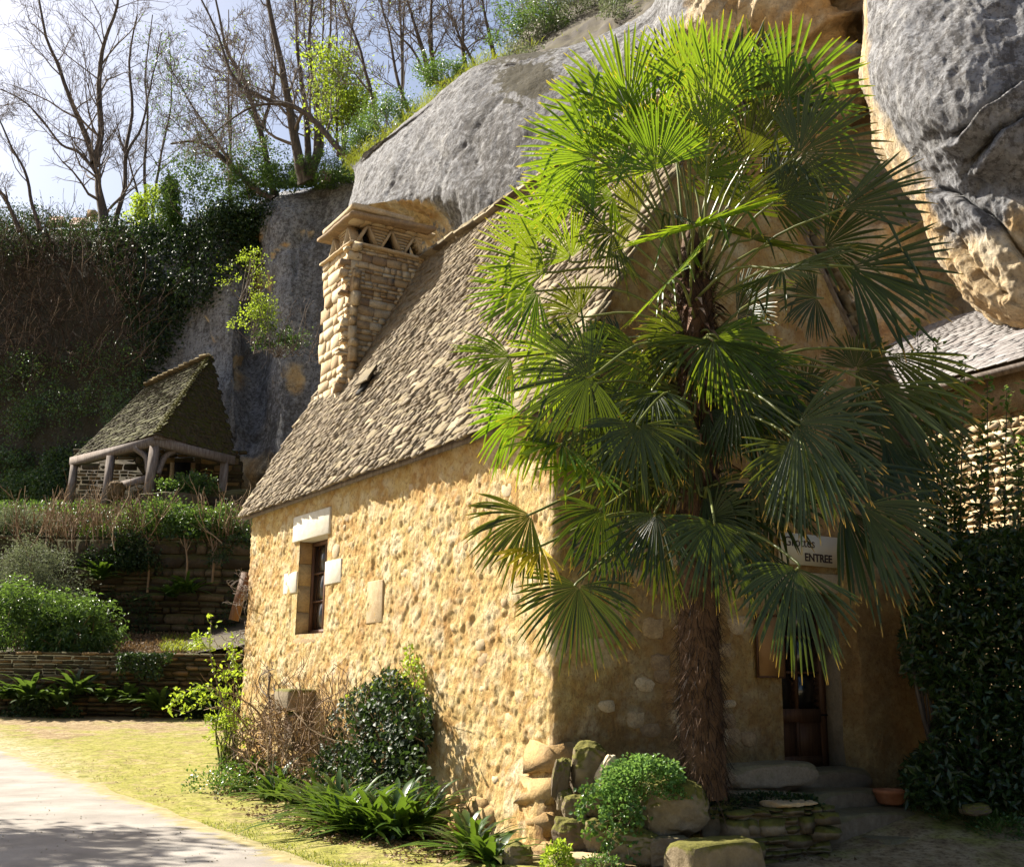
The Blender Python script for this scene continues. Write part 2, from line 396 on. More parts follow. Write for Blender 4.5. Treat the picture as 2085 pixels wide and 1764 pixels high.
M_BOOT = m_simple('dead_leaf_base', [(.12, .055, .030), (.26, .14, .085), (.44, .30, .21)], 10, .5, isl=.7)
M_PETI = m_simple('palm_stalk', [(.07, .09, .02), (.14, .16, .04), (.25, .25, .10)], 5, 0., .4, isl=.6)
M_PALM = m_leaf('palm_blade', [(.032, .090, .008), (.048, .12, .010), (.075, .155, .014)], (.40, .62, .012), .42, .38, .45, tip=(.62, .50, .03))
M_PALMD = m_leaf('palm_blade_old_shaded', [(.012, .026, .006), (.020, .038, .007), (.032, .055, .009)], (.24, .34, .005), .20, .42, .4, tip=(.50, .30, .04))  # older fronds, with the crown's shade put into a darker green
M_PALMB = m_leaf('palm_blade_dead', [(.16, .085, .04), (.26, .15, .075), (.36, .25, .14)], (.35, .2, .08), .2, .7, .2, var='along')
M_PALMY = m_leaf('palm_blade_yellow', [(.45, .36, .02), (.62, .48, .03)], (.8, .65, .03), .4, .45, .4)
M_IVY = m_leaf('ivy_leaf', [(.012, .026, .010), (.022, .042, .013), (.038, .066, .018)], (.12, .22, .03), .18, .5, .25)
M_IVYL = m_leaf('fresh_ivy_leaf', [(.04, .09, .02), (.07, .15, .03), (.12, .22, .04)], (.3, .5, .05), .3, .35, .5)
M_BUSH = m_leaf('evergreen_leaf', [(.03, .065, .018), (.055, .11, .025), (.09, .16, .035)], (.28, .45, .05), .32, .38, .5)
M_BRIGHT = m_leaf('spring_leaf', [(.13, .20, .02), (.20, .30, .03), (.30, .38, .04)], (.6, .75, .05), .45, .5, .3)
M_GREY = m_leaf('grey_green_leaf', [(.07, .085, .05), (.12, .14, .08), (.20, .21, .13)], (.3, .36, .15), .25, .6, .2)
M_LAUREL = m_leaf('laurel_leaf', [(.012, .028, .008), (.022, .045, .012), (.035, .065, .016)], (.16, .28, .03), .22, .35, .45)
M_FERN = m_leaf('hart_tongue_fern', [(.018, .045, .008), (.032, .070, .011), (.06, .11, .018)], (.28, .45, .03), .28, .3, .5)
M_FERND = m_leaf('shaded_fern', [(.022, .045, .012), (.04, .07, .016), (.06, .10, .02)], (.25, .4, .04), .3, .5, .3)
M_CLOVER = m_leaf('clover_leaf', [(.06, .14, .035), (.10, .21, .05), (.15, .28, .07)], (.35, .55, .10), .35, .4, .4)
M_GRASS = m_leaf('grass_blade', [(.07, .10, .012), (.14, .17, .02), (.22, .24, .04)], (.5, .55, .04), .35, .6, .2)
M_LITTER = m_leaf('dead_leaf', [(.07, .04, .02), (.14, .085, .045), (.26, .18, .10)], (.4, .25, .1), .15, .7, .2)
def m_ground():
    t = NT('mossy_ground'); n1 = t.noise(.9, 6, .65, dist=.3); n2 = t.noise(18, 5, .7); n3 = t.noise(4.5, 6, .7)
    moss = t.ramp(n3, [(.3, (.14, .145, .03)), (.5, (.25, .24, .055)), (.7, (.34, .30, .12))])
    dirt = t.ramp(n3, [(.3, (.15, .10, .055)), (.5, (.27, .20, .11)), (.7, (.40, .32, .20))])
    c = t.mix(t.ramp(t.math('ADD', n1, t.math('MULTIPLY', t.math('SUBTRACT', t.attr('moss'), .5), .9)), [(.42, 0.), (.56, 1.)]), dirt, moss); c = t.mix(t.ramp(t.noise(2.1, 7, .75, dist=.5), [(.50, 0.), (.62, .75)]), c, dirt)
    c = t.mix(t.ramp(n2, [(.36, .6), (.5, 0.)]), c, (.08, .055, .03))
    c = t.mix(t.math('MULTIPLY', t.attr('gravel'), t.ramp(n3, [(.35, .2), (.6, 1.)])), c, t.ramp(n2, [(.3, (.30, .25, .18)), (.7, (.50, .45, .36))]))
    return t.done(t.bsdf(c, 1., t.bump(t.math('ADD', n2, n3), .6, .03), spec=.1))
M_GROUND = m_ground()
M_SOIL = m_simple('bank_soil', [(.018, .013, .008), (.04, .028, .016), (.065, .05, .02), (.07, .065, .018)], 1.6, .8)
def m_road():
    t = NT('pale_asphalt'); n1 = t.noise(1.2, 5, .6); n2 = t.noise(60, 4, .7)
    c = t.ramp(n1, [(.3, (.19, .17, .15)), (.5, (.26, .235, .21)), (.7, (.33, .305, .275))])
    c = t.mix(t.ramp(n2, [(.3, .6), (.5, 0.)]), c, (.14, .125, .11))
    c = t.mix(t.ramp(t.noise(5, 6, .7), [(.6, 0.), (.75, .5)]), c, (.30, .25, .19))
    c = t.mix(t.ramp(t.math('ADD', t.attr('edge'), t.math('MULTIPLY', t.math('SUBTRACT', t.noise(3.5, 7, .75), .5), 1.5)), [(.40, 0.), (.62, 1.)]), c, t.ramp(t.noise(6, 6, .7), [(.35, (.20, .17, .07)), (.55, (.30, .25, .12)), (.7, (.38, .32, .20))]))
    return t.done(t.bsdf(c, .9, t.bump(n2, .35, .008), spec=.25))
M_ROAD = m_road()
def m_glass():
    t = NT('window_glass'); g = t.n('ShaderNodeBsdfGlossy'); g.inputs['Roughness'].default_value = .03; g.inputs[0].default_value = (.9, .9, .9, 1)
    d = t.bsdf((.012, .010, .009), .3, spec=.5); f = t.n('ShaderNodeFresnel'); f.inputs[0].default_value = 1.5
    mx = t.n('ShaderNodeMixShader'); t.l(f.outputs[0], mx.inputs[0]); t.l(d, mx.inputs[1]); t.l(g.outputs[0], mx.inputs[2]); return t.done(mx.outputs[0])
M_GLASS = m_glass()
def flat(name, c, r=.7): t = NT(name); return t.done(t.bsdf(c, r))
M_SIGN = flat('cream_sign_board', (.62, .56, .42)); M_INK = flat('dark_lettering', (.05, .03, .025)); M_PAPER = flat('white_paper', (.75, .74, .70))
M_TERRA = m_simple('terracotta', [(.32, .11, .045), (.42, .16, .07), (.48, .21, .11)], 9, .3)
M_REDROOF = m_simple('red_roof', [(.16, .075, .05), (.24, .12, .08)], 2, .3)
# ================================================================== SETTING
def gz(x, y):
    """height of the ground sheet"""
    x = np.asarray(x, float); y = np.asarray(y, float)
    z = .045*np.clip(y-20, 0, 12) + .02*np.clip(y-32, 0, 60)
    z = z + .45*np.clip((x-1.6)/2.6, 0, 1)*np.clip((y-10.6)/2.2, 0, 1)*np.clip(1-(y-14)/8, 0, 1)
    return z
def on_ground(px, py):
    p = atz(px, py, 0)
    for _ in range(8): p = atz(px, py, float(gz(p[0], p[1])))
    return p
# road edge traced where road meets the moss, then a smooth strip
edge = np.array([on_ground(*q) for q in [(-420, 1484), (-200, 1498), (0, 1524), (80, 1548), (175, 1588), (320, 1642), (470, 1695), (640, 1750)]] + [(-.7, 9.6, 0), (.9, 8.2, 0), (3.2, 6.6, 0), (7.0, 4.4, 0), (14, 1.0, 0)])
edge = smoothline(edge, 120)
dirn = np.gradient(edge, axis=0); dirn[:, 2] = 0; dirn /= np.linalg.norm(dirn, axis=1, keepdims=True)
nrm_r = np.stack((dirn[:, 1], -dirn[:, 0], 0*dirn[:, 0]), 1)        # towards the camera side
wob = fbm(edge, .9, 4, 3)[:, None]*.16
offs = np.array([0, .15, .35, .7, 1.2, 2, 3, 5, 7])
G = edge[:, None, :] + nrm_r[:, None, :]*(offs[None, :, None]) + nrm_r[:, None, :]*wob[:, None, :]
G[..., 2] = gz(G[..., 0], G[..., 1]) + .030; G[:, 0, 2] -= .025
struct(part('road', G.reshape(-1, 3), gridF(*G.shape[:2], flip=True), M_ROAD, attrs={'edge': np.tile(np.array([1.1, .75, .45, .15, 0, 0, 0, 0, 0]), len(edge))}))
# ground sheet: fine near the house, coarse to the horizon
xs = np.concatenate((np.linspace(-420, -40, 12), np.linspace(-36, -13, 60), np.linspace(-12.8, 8, 230), np.linspace(8.3, 30, 30), np.linspace(40, 420, 10)))
ys = np.concatenate((np.linspace(-300, -10, 10), np.linspace(-7, 9, 24), np.linspace(9.1, 24, 190), np.linspace(24.3, 52, 70), np.linspace(60, 600, 12)))
X, Y = np.meshgrid(xs, ys, indexing='ij'); P = np.stack((X, Y, gz(X, Y)), -1); pf = P.reshape(-1, 3)
dd = np.min(np.linalg.norm(pf[:, None, :2]-edge[None, ::3, :2], axis=2), axis=1)
side = np.zeros(len(pf))
k = np.argmin(np.linalg.norm(pf[:, None, :2]-edge[None, ::3, :2], axis=2), axis=1)
side = np.sum((pf[:, :2]-edge[::3][k][:, :2])*nrm_r[::3][k][:, :2], axis=1)   # >0 : road side
off = np.where(side > 0, 0, np.clip(dd/.5, 0, 1))
pf[:, 2] += off*(fbm(pf, 1.3, 4, 5)*.05 + fbm(pf, .22, 3, 8)*.022) + off*.03*np.clip(dd, 0, 1)
far = np.linalg.norm(pf[:, :2], axis=1) > 70
pp = proj(pf+np.array((0, 0, 0))) if True else None
moss = np.zeros(len(pf)); vis = pf[:, 1] > 3
cx = np.clip(1-np.abs(pp[:, 0]-300)/260, 0, 1); cy = np.clip(1-np.abs(pp[:, 1]-1570)/80, 0, 1)
moss[vis] = .42; moss += np.where(vis, .45*np.clip(1-dd/1.8, 0, 1), 0)
moss += np.where(vis, .55*np.clip((pp[:, 0]-120)/150, 0, 1)*np.clip(1-np.abs(pf[:, 1]-22)/7, 0, 1), 0)
gravel = np.clip(1-dd/1.3, 0, 1)*np.clip((250-pp[:, 0])/250, 0, 1)*(pf[:, 1] > 15)
struct(part('ground', pf, gridF(len(xs), len(ys), flip=True), M_GROUND, attrs={'moss': moss, 'gravel': gravel}))

# --- banks between and above the retaining walls (terrain)
def rowloft(rows, nu, nv, amp, sc, seed, name, mat, attrs=None):
    Gr = loft([[aty(*p) for p in r] for r in rows], nu, nv); N = gridN(Gr); f = Gr.reshape(-1, 3)
    d = fbm(f, sc, 5, seed)*amp + fbm(f, sc/5, 3, seed+3)*amp*.22
    f = f + N.reshape(-1, 3)*d[:, None]
    return f, Gr.shape[:2]
rows = [[(-420, 1348, 32.6), (-100, 1346, 32.4), (150, 1345, 32.3), (330, 1336, 32.2), (470, 1318, 32.2), (560, 1300, 32.2), (760, 1290, 32.2)],
        [(-420, 1330, 35), (-100, 1328, 35), (150, 1322, 35), (330, 1312, 35), (470, 1290, 35), (560, 1275, 35), (760, 1260, 35)],
        [(-420, 1300, 38.4), (-100, 1300, 38.4), (150, 1296, 38.4), (330, 1292, 38.4), (470, 1270, 38.4), (560, 1250, 38.4), (760, 1230, 38.4)]]
f, sh = rowloft(rows, 20, 140, .10, 1.5, 31, 'terrace', M_SOIL)
struct(part('lower_terrace', f, gridF(*sh, flip=False), M_SOIL))
rows = [[(-420, 1120, 38.5), (-100, 1110, 38.5), (150, 1098, 38.5), (330, 1095, 38.5), (480, 1100, 38.5), (600, 1100, 38.5), (760, 1100, 38.5)],
        [(-420, 1090, 40), (-100, 1080, 40), (150, 1070, 40), (330, 1068, 40), (480, 1072, 40), (600, 1075, 40), (760, 1070, 40)],
        [(-420, 1070, 43), (-100, 1066, 43), (150, 1062, 43), (330, 1058, 43), (480, 1058, 43), (600, 1060, 43), (760, 1060, 43)],
        [(-420, 1052, 46), (-100, 1050, 46), (150, 1048, 46), (330, 1042, 46), (480, 1040, 46), (600, 1042, 46), (760, 1042, 46)],
        [(-420, 1040, 53), (-100, 1040, 53), (150, 1038, 53), (330, 1030, 52), (480, 1030, 50), (600, 1030, 50), (760, 1030, 50)]]
f, sh = rowloft(rows, 34, 150, .28, 1.6, 37, 'upper', M_SOIL)
struct(part('upper_terrace', f, gridF(*sh, flip=False), M_SOIL))

# --- cliffs
def cliff(name, ribs, nu, nv, amps, ochre, moss=None, seed=50, flip=False, smooth=True, foot=True, crack=.22, extra=None, stain=None):
    W = [[aty(*p) for p in r] for r in ribs]
    if foot:
        for r in W: r[-1] = np.array((r[-2][0], r[-2][1]-.3, -1.0))
    Gr = loft(W, nu, nv); N = gridN(Gr)
    if flip: N = -N
    f = Gr.reshape(-1, 3); n = N.reshape(-1, 3); d = 0
    for i, (a, sc, rd) in enumerate(amps): d = d + a*fbm(f*np.array((1, 1, .75)), sc, 4 if i < 2 else 3, seed+i*7, ridged=rd)
    f1, f2, _ = worley(f*np.array((1, 1, .5)), 2.6, seed); d = d - crack*np.clip(.10-(f2-f1), 0, .10)/.10*(vnoise(f/3.1, seed) > .05)
    pp = proj(Gr.reshape(-1, 3)); d = d + (extra(pp, f) if extra else 0); f = f + n*d[:, None]; uu = np.repeat(np.linspace(0, 1, nu), nv); vv = np.tile(np.linspace(0, 1, nv), nu)
    N2 = gridN(f.reshape(nu, nv, 3)).reshape(-1, 3)*(-1 if flip else 1)
    o = part(name, f, gridF(nu, nv, flip=flip), M_ROCK, attrs={'ochre': ochre(pp, N2, uu, vv), 'moss': (moss(pp, N2, uu, vv) if moss else 0*uu), 'stain': (stain(pp) if stain else 0*uu)}, smooth=smooth)
    struct(o); return f.reshape(nu, nv, 3), N2.reshape(nu, nv, 3), pp.reshape(nu, nv, 2)
# A: the shaded bluff behind the porch and the ivy-grown hillside to its left
tops = [(-420, 472, 64), (-200, 470, 62), (0, 474, 61), (110, 480, 60), (270, 482, 58), (380, 490, 57), (470, 468, 55), (520, 432, 54), (570, 404, 53), (640, 388, 53), (700, 368, 52.5), (760, 350, 52), (860, 340, 52), (1000, 330, 52)]
ribs = []
for (x, y, D) in tops:
    b = 1078; h = b-y; back = aty(x, y, D); bd = D*1.5
    l = max(0., min(1., (x-280)/120)); nook = math.exp(-((x-520)/26)**2)*2.6
    r = [(x, y+30-15, D+16), (x, y-2, D+3), (x, y+h*.05, D-.3+nook*.2), (x, y+h*.25, D-1.5+nook), (x, y+h*.5, D-3+nook+l*.4), (x, y+h*.70, D-4.0+nook*.5+l*.8), (x, y+h*.82, D-4.6+l*1.2), (x, y+h*.90, D-5.5+l*3.5), (x, y+h, D-6.0+l*3.6), (x, 1300, D-8)]
    ribs.append(r)
def och_a(pp, N, u, v):
    low = np.clip((pp[:, 1]-900)/60, 0, 1)*.65
    return low + np.clip(-N[:, 2]*1.2, 0, .5) + .45*(np.exp(-((pp[:, 0]-500)/16)**2-((pp[:, 1]-760)/50)**2))+.45*np.exp(-((pp[:, 0]-600)/22)**2-((pp[:, 1]-770)/40)**2)+.2*(pp[:, 0] > 330) - .05
def moss_a(pp, N, u, v): return np.clip(1-np.abs(pp[:, 0]-525)/40, 0, 1)*np.clip(1-np.abs(pp[:, 1]-520)/170, 0, 1)*.9 + .9*np.clip((330-pp[:, 0])/60, 0, 1)+np.clip(.25-(pp[:, 1]-np.interp(pp[:, 0], [q[0] for q in tops], [q[1] for q in tops]))/120, 0, .6)
CA = cliff('cliff_bluff', ribs, 340, 190, [(.9, 6, False), (.16, 1.6, False), (.06, .4, True)], och_a, moss_a, seed=50, flip=True, stain=lambda pp: np.clip(.15+.7*np.exp(-((pp[:, 0]-660)/22)**2)+.6*np.exp(-((pp[:, 0]-540)/40)**2)*(pp[:, 1] > 700)+.5*(pp[:, 1] > 780)*np.exp(-((pp[:, 0]-590)/50)**2), 0, 1))
# B: the big grey bulge behind the cottage, with its sheltered ochre underside, running right to the cave
ribs = [
 [(722, 345, 58), (718, 342, 43), (717, 352, 41), (716, 372, 40), (712, 392, 40), (706, 422, 39), (718, 445, 41), (722, 520, 44), (722, 700, 46), (722, 1200, 46)],
 [(728, 330, 56), (726, 328, 38), (724, 340, 36), (722, 365, 35), (716, 390, 34.5), (707, 424, 34), (722, 446, 37), (735, 520, 39), (735, 700, 40), (735, 1200, 40)],
 [(765, 300, 54), (762, 296, 36), (760, 308, 34), (756, 345, 32.5), (748, 385, 32), (740, 424, 31.8), (758, 452, 34.6), (765, 520, 36.5), (765, 700, 37), (765, 1200, 37)],
 [(850, 234, 54), (850, 232, 35), (850, 244, 32.5), (850, 290, 30.8), (846, 350, 30.2), (838, 416, 30.2), (850, 462, 33.4), (855, 530, 35), (855, 700, 36), (855, 1200, 36)],
 [(945, 164, 52), (943, 160, 34), (940, 172, 31), (938, 245, 29.3), (932, 335, 28.6), (912, 412, 28.6), (900, 478, 31), (905, 545, 32), (905, 700, 33), (905, 1200, 33)],
 [(1032, 132, 50), (1030, 128, 32), (1030, 142, 29.5), (1030, 215, 28), (1028, 320, 27.2), (1000, 420, 27), (965, 500, 28), (960, 560, 28.8), (960, 700, 29), (960, 1200, 29)],
 [(1137, 114, 48), (1135, 110, 31), (1135, 124, 28), (1138, 200, 26.6), (1138, 300, 25.8), (1120, 400, 25.4), (1100, 500, 26), (1095, 600, 26.6), (1095, 700, 27), (1095, 1200, 27)],
 [(1245, 78, 48), (1243, 74, 30), (1243, 88, 27), (1250, 160, 25.8), (1252, 260, 25), (1250, 360, 24.6), (1250, 480, 24.6), (1250, 600, 25), (1250, 720, 25.5), (1250, 1200, 25.5)],
 [(1330, 30, 46), (1328, 24, 28.5), (1330, 40, 26), (1345, 110, 25), (1350, 200, 24.4), (1350, 300, 24), (1350, 420, 23.6), (1350, 560, 24), (1350, 720, 24.2), (1350, 1200, 24.2)],
 [(1372, -60, 46), (1370, -70, 27), (1375, -30, 24.4), (1390, 50, 23.2), (1410, 82, 24.0), (1420, 200, 23.6), (1420, 380, 22.6), (1420, 560, 23), (1420, 720, 23.2), (1420, 1200, 23.2)],
 [(1520, -200, 46), (1510, -190, 25), (1510, -80, 23), (1510, 40, 22.0), (1515, 86, 23.4), (1520, 200, 22.6), (1520, 380, 21.8), (1520, 560, 21.8), (1520, 720, 22), (1520, 1200, 22)],
 [(1660, -260, 46), (1650, -250, 24), (1650, -120, 22), (1650, 30, 21.4), (1650, 110, 21.6), (1650, 200, 21.4), (1660, 330, 21.6), (1660, 450, 21.4), (1660, 620, 21.4), (1660, 1200, 21.4)],
 [(1790, -300, 46), (1780, -290, 24), (1780, -150, 23), (1780, 20, 22), (1780, 110, 22.2), (1780, 220, 22), (1790, 320, 23), (1780, 430, 22), (1790, 560, 20.6), (1790, 1200, 20.6)],
 [(1950, -300, 46), (1950, -290, 25), (1950, -150, 24), (1950, 20, 23), (1950, 110, 23), (1950, 220, 23), (1950, 360, 23.5), (1940, 480, 22), (1950, 600, 20.6), (1950, 1200, 20.6)],
 [(2300, -300, 46), (2300, -290, 25), (2300, -150, 24), (2300, 20, 23), (2300, 110, 23), (2300, 220, 23), (2300, 360, 23), (2300, 480, 22), (2300, 600, 20.6), (2300, 1200, 20.6)]]
def och_b(pp, N, u, v):
    x, y = pp[:, 0], pp[:, 1]
    mouth = np.exp(-((x-800)/75)**2-((y-430)/30)**2)*.55+np.exp(-((x-880)/40)**2-((y-490)/45)**2)*.55
    right = np.clip((x-1340)/90, 0, 1)*.70
    return mouth+right+np.clip(-N[:, 2]*.8-.1, 0, .3)*np.clip((y-300)/100, 0, 1) - .12*(x < 1300) + np.exp(-((x-845)/50)**2-((y-330)/40)**2)*.15
def moss_b(pp, N, u, v):
    x, y = pp[:, 0], pp[:, 1]; return .95*np.exp(-((x-1075)/62)**2-((y-165)/42)**2)+np.clip(N[:, 2]-.35, 0, .6)+.35*np.exp(-((x-1000)/40)**2-((y-300)/90)**2)
def extra_b(pp, f):
    m = np.clip((pp[:, 0]-1380)/80, 0, 1); q = f@np.array(((.85, 0, .5), (0, 1, 0), (-.5, 0, .85))).T*np.array((.45, 1, 1.3))
    return m*(fbm(q, 1.1, 4, 71, ridged=True)*.75 + fbm(q, .35, 3, 75)*.12) - 1.7*np.exp(-((pp[:, 0]-1714)/24)**2-((pp[:, 1]-4)/18)**2) + np.exp(-((pp[:, 0]-840)/80)**2-((pp[:, 1]-460)/50)**2)*fbm(f, .5, 3, 77, ridged=True)*.25
def stain_b(pp): return np.clip(.38+1.1*np.exp(-((pp[:, 0]-985)/50)**2-((pp[:, 1]-300)/110)**2)+.8*np.exp(-((pp[:, 0]-1110)/60)**2-((pp[:, 1]-330)/120)**2)+.6*np.exp(-((pp[:, 0]-1060)/90)**2-((pp[:, 1]-420)/60)**2), 0, 1)
def polyd(pp, L):
    L = np.array(L, float); best = np.full(len(pp), 1e9); sg = np.zeros(len(pp))
    for a, b in zip(L[:-1], L[1:]):
        e = b-a; t = np.clip(((pp-a)@e)/(e@e), 0, 1); v = pp-(a+t[:, None]*e); d = np.hypot(v[:, 0], v[:, 1]); s = np.sign(e[0]*v[:, 1]-e[1]*v[:, 0]); k = d < best; best = np.where(k, d, best); sg = np.where(k, s, sg)
    return best, sg
def extra_c(pp, f):
    r = 0; pw = pp+np.stack((vnoise(f*2, 3), vnoise(f*2, 4)), 1)*7
    for L, a, w in (([(1945, 278), (1975, 258), (1998, 222), (2030, 195), (2085, 168), (2160, 150)], .30, 16), ([(1985, 330), (2010, 300), (2040, 262), (2090, 235), (2160, 215)], .22, 14), ([(1915, 388), (1960, 400), (2000, 425), (2040, 470), (2085, 530), (2140, 600)], .22, 16), ([(1925, 470), (1965, 520), (2000, 560), (2050, 600)], .14, 16)):
        d, s = polyd(pw, L); r = r - a*np.exp(-(d/6.5)**2) + a*.55*np.exp(-(d/w/1.6)**2)*(s > 0) - a*.25*np.exp(-(d/40)**2)*(s < 0)
    return r + np.clip((pp[:, 1]-380)/150, 0, 1)*fbm(f, .6, 4, 88, ridged=True)*.10
CB = cliff('cliff_bulge', ribs, 430, 230, [(.34, 5.0, False), (.07, .9, False), (.035, .2, True)], och_b, moss_b, seed=80, flip=True, crack=.07, extra=extra_b, stain=stain_b)
# C: the overhanging prow of rock above the neighbouring roof
rows = [
 [(1815, -260, 24), (1805, -260, 20), (1835, -260, 18), (1950, -260, 17), (2100, -260, 16.4), (2500, -260, 16)],
 [(1785, -60, 23), (1772, -60, 20), (1800, -60, 17.8), (1935, -60, 16.5), (2100, -60, 15.8), (2500, -60, 15.4)],
 [(1775, 40, 23), (1760, 40, 19.8), (1795, 40, 17.4), (1935, 40, 16.0), (2100, 40, 15.4), (2500, 40, 15)],
 [(1768, 145, 22.5), (1752, 145, 19.2), (1798, 145, 16.9), (1935, 150, 15.5), (2100, 150, 15.0), (2500, 150, 14.6)],
 [(1788, 230, 22), (1776, 230, 18.8), (1830, 230, 16.5), (1955, 240, 15.2), (2105, 240, 14.8), (2500, 240, 14.5)],
 [(1800, 305, 21.5), (1787, 305, 18.5), (1888, 300, 16.2), (1985, 305, 15.3), (2110, 310, 14.9), (2500, 310, 14.6)],
 [(1850, 370, 21), (1836, 370, 18.1), (1925, 365, 16.2), (2000, 370, 15.8), (2120, 370, 15.3), (2500, 370, 14.8)],
 [(1895, 430, 20.6), (1882, 430, 17.6), (1920, 425, 16.4), (2005, 430, 15.7), (2120, 430, 15.3), (2500, 430, 15.0)],
 [(1930, 500, 20), (1914, 500, 17.2), (1935, 496, 16.6), (2015, 500, 15.8), (2125, 500, 15.4), (2500, 500, 15.1)],
 [(1962, 560, 19.6), (1946, 562, 17.0), (1966, 560, 16.5), (2030, 562, 15.9), (2130, 565, 15.5), (2500, 570, 15.2)],
 [(2000, 612, 19.2), (1982, 615, 16.9), (2000, 616, 16.5), (2050, 622, 16.0), (2135, 625, 15.7), (2500, 630, 15.4)],
 [(2050, 640, 19), (2030, 650, 17.0), (2045, 654, 16.7), (2080, 657, 16.4), (2150, 658, 16.1), (2500, 660, 16)],
 [(2080, 630, 19), (2070, 646, 17.8), (2080, 650, 17.7), (2100, 652, 17.5), (2160, 652, 17.3), (2500, 652, 17)],
 [(2080, 600, 21), (2075, 600, 20.6), (2085, 600, 20.4), (2110, 600, 20.4), (2160, 600, 20.2), (2500, 600, 20)]]
def och_c(pp, N, u, v):
    x, y = pp[:, 0], pp[:, 1]
    return .62*np.clip((.42-v)/.12, 0, 1)+.75*np.clip((y-400)/120, 0, 1)+.35*np.clip((x-2000)/60, 0, 1)*np.clip((y-200)/80, 0, 1)+.3*np.exp(-((x-1960)/50)**2-((y-290)/60)**2)+.25*np.exp(-((x-2060)/60)**2-((y-400)/60)**2)-.10
CC = cliff('overhanging_cliff', rows, 260, 300, [(.12, 3.2, False), (.07, .9, True), (.045, .2, True)], och_c, None, seed=123, flip=False, foot=False, crack=.0, extra=extra_c, stain=lambda pp: .40+0*pp[:, 0])
# ================================================================== THE COTTAGE
cot = thing('stone_cottage', 'ochre rubble stone cottage with steep stone-slab roof beside the lane', 'cottage', H(2.6, 4.7, 0))
LEN, WID, EAVE, RS, RZ = 9.4, 5.5, 4.57, 2.5, 9.05
KL = (RZ-EAVE)/RS; KR = (RZ-EAVE)/(WID-RS)
def roofz(s): return np.where(np.asarray(s) < RS, EAVE+KL*np.asarray(s), EAVE+KR*(WID-np.asarray(s)))
# one skin round the near corner: long wall (t from far to 0), then the gable (s from 0 to WID)
R0 = .05; dq = .021
q1 = np.arange(LEN, R0, -dq); ang = np.linspace(0, math.pi/2, 7)[1:-1]; q2 = np.arange(R0, WID+.001, dq)
st = [(0, t, -1, 0) for t in q1] + [(R0-R0*math.cos(a), R0-R0*math.sin(a), -math.cos(a), -math.sin(a)) for a in ang] + [(s, 0, 0, -1) for s in q2]
st = np.array(st); nq, nz = len(st), 225
top = np.where(st[:, 1] > .09, EAVE-.02, roofz(st[:, 0])-.02)
top = np.maximum(top, EAVE-.02)
v = np.linspace(0, 1, nz); Zc = -.35 + v[None, :]*(top[:, None]+.35)
S2 = np.repeat(st[:, 0], nz); T2 = np.repeat(st[:, 1], nz); Zf = Zc.ravel()
nrm = np.repeat(-0+st[:, 2:3]*CU[None]+st[:, 3:4]*CW[None], nz, axis=0)
Pw = C0+S2[:, None]*CU+T2[:, None]*CW; Pw[:, 2] = Zf
f1, f2, cid = worley(Pw*np.array((1, 1, 1.25)), .16, 4); g1, g2, gid = worley(Pw*np.array((1, 1, 1.2)), .34, 14)
isst = (cid > .45)*np.clip((f2-f1)*3.2, 0, 1); big = (gid > .62)*np.clip((g2-g1)*2.6, 0, 1)
long_ = (T2 > .09)
amp = np.where(long_, 1.0, .55)
rel = fbm(Pw, .5, 4, 2)*.030 + fbm(Pw*np.array((1, 1, .7)), .10, 4, 6, ridged=True)*.012*amp + fbm(Pw, .055, 2, 16)*.011*amp + isst*.006*amp + big*.007*amp
crv = .012*np.clip(fbm(Pw, .045, 2, 9), -1, 1)
base = np.clip((1.0-Zf)/1.2, 0, 1)
nearc = np.clip(1-np.minimum(S2, 9)/1.0, 0, 1)*np.clip(1-T2/1.6, 0, 1)
rel = rel + crv + base*(.10+.06*fbm(Pw, .5, 3, 21)) + base*nearc*.12
# flat margins round the openings
def margin(s, t, z):
    m = np.ones(len(s))
    w = (t > 5.85) & (t < 7.35) & (z > 2.15) & (z < 4.15); m[w] = .12
    d = (t < .05) & (s > 2.9) & (s < 4.2) & (z > .5) & (z < 2.95); m[d] = .10
    return m
rel = rel*margin(S2, T2, Zf); rel -= .04*((Zf > EAVE-.15) & long_)
Pw2 = Pw+nrm*rel[:, None]
Fw = gridF(nq, nz, flip=True)
cs = S2[Fw].mean(1); ct = T2[Fw].mean(1); cz = Zf[Fw].mean(1)
WIN = (5.99, 7.12, 2.28, 3.70); DOOR = (3.07, 4.00, .70, 2.68)
hole = ((ct > WIN[0]) & (ct < WIN[1]) & (cz > WIN[2]) & (cz < WIN[3])) | ((ct < .05) & (cs > DOOR[0]) & (cs < DOOR[1]) & (cz > DOOR[2]) & (cz < DOOR[3]))
damp_shade = np.where(long_, .15*base, .34+.5*np.clip((2.0-Zf)/1.7, 0, 1)+.4*np.clip((S2-4.2)/1.0, 0, 1)) + .25*(~long_)*np.clip(fbm(Pw, 1.3, 3, 44)+.1, 0, 1)  # damp at the wall foot; the gable's overall darkening is shade painted in
part('wall', Pw2, Fw[~hole], M_WALL, cot, attrs={'stone': np.clip(np.maximum(isst*.7, big), 0, 1), 'cell': np.where(big > .3, gid, cid), 'damp_shade': damp_shade})
# the sides away from the lane
mb = MB()
mb.add([H(0, LEN, -.3), H(WID, LEN, -.3), H(WID, LEN, EAVE), H(RS, LEN, RZ-.05), H(0, LEN, EAVE), H(0, LEN, EAVE)], [(0, 1, 2, 3)])
mb.add([H(0, LEN, -.3), H(RS, LEN, RZ-.05), H(0, LEN, EAVE)], [(0, 1, 2)])
mb.add([H(WID, 0, -.3), H(WID, LEN, -.3), H(WID, LEN, EAVE), H(WID, 0, EAVE)], [(0, 1, 2, 3)])
mb.part('back_wall', M_WALL, cot, smooth=False)
